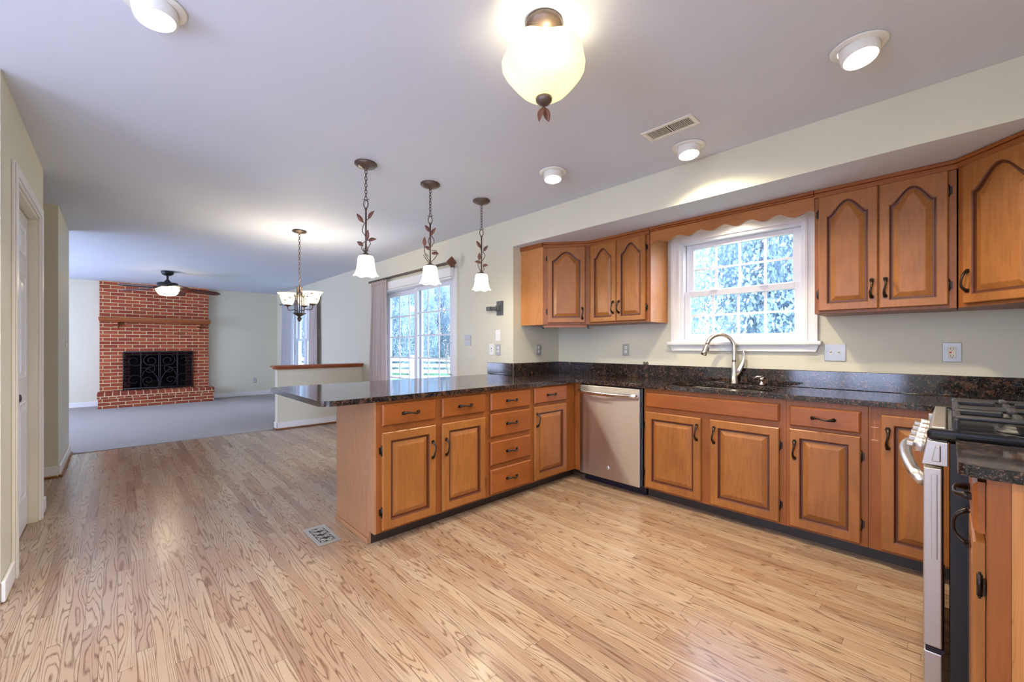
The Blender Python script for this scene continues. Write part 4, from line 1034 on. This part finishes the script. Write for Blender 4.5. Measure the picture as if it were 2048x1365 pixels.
# fire screen
fs = thing('fire_screen', 'black wrought iron fire screen with scrolls', 'fire screen', (XF+XB+.030, 0, .3065))
a0, a1, H_ = .085, 1.205, .785
fr = MB()
for p in ([(0, a0, 0), (0, a0, H_)], [(0, a1, 0), (0, a1, H_)], [(0, a0, H_), (0, a1, H_)], [(0, a0, .03), (0, a1, .03)]): fr.tube(p, .013, 8)
for yy in (a0+.265, a1-.265): fr.tube([(0, yy, .03), (0, yy, H_)], .010, 8)
ym = (a0+a1)/2
for yy in (ym-.013, ym+.013): fr.tube([(0, yy, .03), (0, yy, H_)], .007, 8)
for yy in (a0, a1): fr.box(-.024, .05, yy-.016, yy+.016, 0, .025)
fr.build('frame', 'blackm', fs)
sc_ = MB()
def spiral(cy, cz, r, a0_, turns, sgn, shrink=.75, n=30):
    return [(.006, cy+r*(1-shrink*i/n)*math.cos(a0_+sgn*turns*2*PI*i/n), cz+r*(1-shrink*i/n)*math.sin(a0_+sgn*turns*2*PI*i/n)) for i in range(n+1)]
for s in (-1, 1):
    yc = ym+s*.14
    sc_.tube(spiral(yc, .60, .13, PI/2, 1.35, -s, .7), .005, 6)
    sc_.tube(spiral(yc+s*.02, .42, .10, PI/2, 1.1, s, .7), .005, 6)
    sc_.tube([(.006, ym+s*.27*math.cos(t), .28+.22*math.sin(t)) for t in [PI/2*k/10 for k in range(11)]][::1], .005, 6)
    sc_.tube([(.006, ym+s*(.275-.27*math.sin(t)), .03+.42*math.cos(t)) for t in [PI/2*k/12 for k in range(13)]], .005, 6)
    for zc, sg in ((.60, 1), (.20, -1)): sc_.tube(spiral(ym+s*.40, zc, .125, 0 if s < 0 else PI, .9, sg*s, .6), .005, 6)
    sc_.tube(spiral(yc+s*.04, .18, .10, -PI/2, 1.2, s, .7), .005, 6)
sc_.build('scrollwork', 'blackm', fs)
MB().box(-.004, -.002, a0+.01, a1-.01, .03, H_-.01).build('mesh', 'screen', fs)
MB().box(.012, .024, ym-.022, ym-.004, .40, .43).box(.012, .024, ym+.004, ym+.022, .40, .43).build('latch', 'blackm', fs)
for i, (yy, xx, zz, ln, lab) in enumerate(((.62, .06, .372, .44, 'lower log behind the fire screen'), (.56, .075, .455, .26, 'short log lying on top in the firebox'))):
    pts = [(XF+xx+.004*math.sin(j*2.), yy-ln/2+ln*j/8, zz+.008*math.sin(j*1.3+i)) for j in range(9)]
    o = MB().tube(pts, [.030+.004*math.sin(j*1.7) for j in range(9)], 10).build('fire_log', 'log'); tag(o, 'grey ceramic '+lab, 'log', 'logs in the firebox')
# log rack (grate)
gr = MB()
for j in range(5): gr.tube([(XF+.03, .42+.1*j, .322), (XF+.11, .42+.1*j, .322)], .007, 6)
gr.tube([(XF+.03, .40, .322), (XF+.03, .84, .322)], .007, 6).tube([(XF+.11, .40, .322), (XF+.11, .84, .322)], .007, 6)
for yy in (.42, .82):
    for xx in (.03, .11): gr.tube([(XF+xx, yy, .322), (XF+xx, yy, .3055)], .006, 6)
tag(gr.build('fire_grate', 'blackm'), 'black iron grate under the fireplace logs', 'fire grate')

# ------------------------------------------------------------------ curtains and rods
def curtain(name, label, x0t, x1t, x0b, x1b, zt, zb, y, folds, mat, amp=.035):
    g = []; n = folds*10
    for i in range(25):
        u = i/24; z = zt+(zb-zt)*u; row = []
        for j in range(n+1):
            w = j/n; x = (x0t+(x1t-x0t)*w)*(1-u)+(x0b+(x1b-x0b)*w)*u
            a = amp*(.45+.55*u)*(.8+.3*math.sin(w*9+.7)); row.append((x+.01*math.sin(u*5+w*12), y+a*math.sin(w*folds*2*PI+.5*math.sin(u*3+w*4)), z))
        g.append(row)
    t = thing(name, label, 'curtain', ((x0b+x1b)/2, y, 0))
    o = MB().sheet(g); o.xf(Matrix.Translation((-(x0b+x1b)/2, -y, 0))); o.build('panel', mat, t, solid=.003)
    h = MB()
    xm = (x0b+x1b)/2
    row = [(p[0]-xm, (p[1]-y)*1.0, p[2]+.012) for p in g[0]]
    h.sheet([[(p[0], p[1], p[2]+.022) for p in row], [(p[0], p[1], p[2]-.04) for p in row]]); h.build('header', mat, t, solid=.005)
    return t
curtain('curtain', 'pinkish linen curtain hanging left of the patio door', -6.16, -5.64, -6.26, -5.62, 2.165, .03, 2.845, 6, 'curtain')
def rod(label, xa, xb, y, z, fin=True):
    r = thing('curtain_rod', label, 'curtain rod', (xa, y, z))
    MB().tube([(0, 0, 0), (xb-xa, 0, 0)], .016, 12).build('pole', 'fixture', r)
    for x in (.06, xb-xa-.07): MB().box(x-.012, x+.012, .0, YW-y-.001, -.012, .012).box(x-.02, x+.02, YW-y-.012, YW-y-.001, -.05, .04).build('bracket', 'fixture', r, bevel=.003)
    if fin:
        for x in (xb-xa+.02,): MB().box(-.012, .012, -.048, .048, -.048, .048).xf(Matrix.Translation((x, 0, 0)) @ Matrix.Rotation(PI/4, 4, 'X')).build('finial', 'leafmetal', r, bevel=.004)
    return r
rod('dark curtain rod with a square end finial above the patio door', -6.22, -4.04, 2.845, 2.205)
rod('dark curtain rod above the far family room window', -11.2, -8.56, 2.865, 2.215, False)
curtain('curtain', 'white sheer curtain on the left of the far window', -11.05, -10.08, -11.15, -10.12, 2.185, .05, 2.865, 8, 'sheer', .03)
curtain('curtain', 'pinkish curtain on the right of the far window', -9.10, -8.62, -9.12, -8.60, 2.185, .05, 2.865, 5, 'curtain', .03)

# ------------------------------------------------------------------ unseen windows added behind the viewer for daylight
for wn_, lb_, (x0, x1, z0, z1) in (('added_window', 'unseen window added behind the viewer for daylight', REARW), ('added_window_far', 'unseen family room window added for daylight', REARW2)):
  t = sthing(wn_, lb_, 'window')
  MB().box(x0, x0+.04, YB-.12, YB, z0, z1).box(x1-.04, x1, YB-.12, YB, z0, z1).box(x0+.04, x1-.04, YB-.12, YB, z1-.04, z1).box(x0+.04, x1-.04, YB-.12, YB, z0, z0+.04).box((x0+x1)/2-.03, (x0+x1)/2+.03, YB-.12, YB, z0+.04, z1-.04).build('frame', 'vinyl', t)
  MB().box(x0+.04, x1-.04, YB-.07, YB-.066, z0+.04, z1-.04).build('pane', 'glass', t)

# ------------------------------------------------------------------ outside
ZG = -.60
struct('ground', MB().box(-60, 30, YS+.13, 70, ZG-.2, ZG), 'lawn', 'lawn of the yard outside the windows', 'lawn')
struct('ground_patio', MB().box(-7.5, -3.2, YW+.13, 5.6, ZG, -.06), 'slabg', 'concrete patio outside the sliding door', 'patio')
tag(MB().box(-5.74, -5.60, 5.30, 5.44, -.06, 2.6).build('porch_post', 'fencew', bevel=.006), 'white porch post outside the patio door', 'post')
fc = thing('fence', 'white four rail fence across the yard', 'fence', (0, 0, ZG))
A = Vector((-20.5, 9.6, 0)); B = Vector((-15.2, 13.8, 0)); D = (B-A).normalized(); N = Vector((-D.y, D.x, 0)); A = A-D*8; B = B+D*8
npost = 10; st = (B-A).length/(npost-1); ang = math.atan2(D.y, D.x)
for i in range(npost):
    p = A+D*st*i
    MB().box(-.07, .07, -.07, .07, .001, 1.32).box(-.085, .085, -.085, .085, 1.32, 1.35).build('post', 'fencew', fc, loc=tuple(p), rot=(0, 0, ang))
for z in (.22, .52, .82, 1.12): MB().box(0, (B-A).length, -.10, -.071, z-.085, z+.085).build('rail', 'fencew', fc, loc=tuple(A), rot=(0, 0, ang))

def crown_mesh(name, mat, kind, seed, nleaf):
    rd = random.Random(seed); m = MB()
    blobs = []
    if kind == 'round':
        for i in range(26):
            a = i*2.4; z = .10+.84*(i+.5)/26; r = .36*math.sin(PI*(z-.02)/1.04)**.7*rd.uniform(.45, 1.0)
            blobs.append((r*math.cos(a), r*math.sin(a), z, rd.uniform(.12, .20)))
    else:
        for i in range(22):
            z = .10+.86*i/21; r0 = .30*(1-z)+.03; a = i*2.4; blobs.append((r0*.55*math.cos(a), r0*.55*math.sin(a), z, r0*.62+.03))
    for i in range(nleaf):
        bx, by, bz, br = rd.choice(blobs)
        d = Vector((rd.gauss(0, 1), rd.gauss(0, 1), rd.gauss(0, 1)*.8)).normalized()*br*rd.uniform(.7, 1.05)
        p = Vector((bx, by, bz))+d; s = rd.uniform(.0065, .0125) if kind == 'round' else rd.uniform(.009, .018)
        u = Vector((rd.gauss(0, 1), rd.gauss(0, 1), rd.gauss(0, .6))).normalized(); v = u.orthogonal().normalized()*(1 if kind == 'round' else .45); v = Matrix.Rotation(rd.random()*6, 3, u) @ v
        m.add([p-u*s, p-v*s*.7, p+u*s, p+v*s*.7], [(0, 1, 2, 3)])
    me_o = m.build(name, mat); me = me_o.data; bpy.data.objects.remove(me_o); return me
CR = [crown_mesh('foliage', 'leafa', 'round', 3, 40000), crown_mesh('foliage', 'leafa', 'round', 11, 40000), crown_mesh('foliage', 'leafb', 'cone', 5, 40000)]
TR = MB()
tk = MB().tube([(0, 0, 0), (.01, 0, .25), (-.01, .01, .55), (0, 0, .92)], [.030, .022, .014, .004], 8)
for k in range(7):
    a = k*2.2; z = .25+.08*k; tk.tube([(0, 0, z), (.12*math.cos(a), .12*math.sin(a), z+.08), (.24*math.cos(a), .24*math.sin(a), z+.13)], [.009, .006, .002], 6)
tko = tk.build('trunk', 'bark'); TK = tko.data; bpy.data.objects.remove(tko)
def tree(kind, x, y, h, wide, rz, label, group):
    t = thing('tree', label, 'tree', (x, y, ZG), rz, group); t.scale = (h*wide, h*wide, h)
    for nm, me in (('trunk', TK), ('foliage', CR[kind])):
        o = bpy.data.objects.new(nm, me); COL.objects.link(o); o.parent = t
LBL = 'leafy tree in the pale tinted backdrop outside the sink window'; G1 = 'leafy trees outside the sink window'
for i, (x, y, h, w) in enumerate(((-5.75, 9.7, 6.2, .5), (-2.55, 9.5, 6.4, .5), (.7, 9.8, 6.4, .5), (-7.8, 15.0, 8.8, .5), (-3.3, 15.0, 9.0, .5), (1.3, 15.0, 8.8, .5))):
    tree(i % 2, x, y, h, w, i*1.1, LBL, G1)
LB2 = 'blue green conifer behind the white yard fence'; G2 = 'conifers behind the yard fence'
for i in range(7):
    o_ = -13.2+4.3*i; h = (11, 9.5, 12, 10, 12.5, 9, 11)[i]
    tree(2, -29.0+.53*o_, 17.6+.848*o_, h, .36*11/h, i*.8, LB2, G2)
LB3 = 'leafy tree just behind the white yard fence'; G3 = 'leafy trees behind the yard fence'
for i in range(7):
    o_ = -10.6+3.45*i; h = (5.6, 6.4, 5.2, 6.0, 6.6, 5.4, 6.2)[i]
    tree(i % 2, -22.7+.53*o_, 13.8+.848*o_, h, 3.3/h, i*1.3, LB3, G3)
for i in range(4):
    o_ = -8.9+3.45*i; h = (6.6, 7.4, 7.8, 7.0)[i]
    tree((i+1) % 2, -25.6+.53*o_, 15.5+.848*o_, h, 3.4/h, i*1.7, LB3, G3)
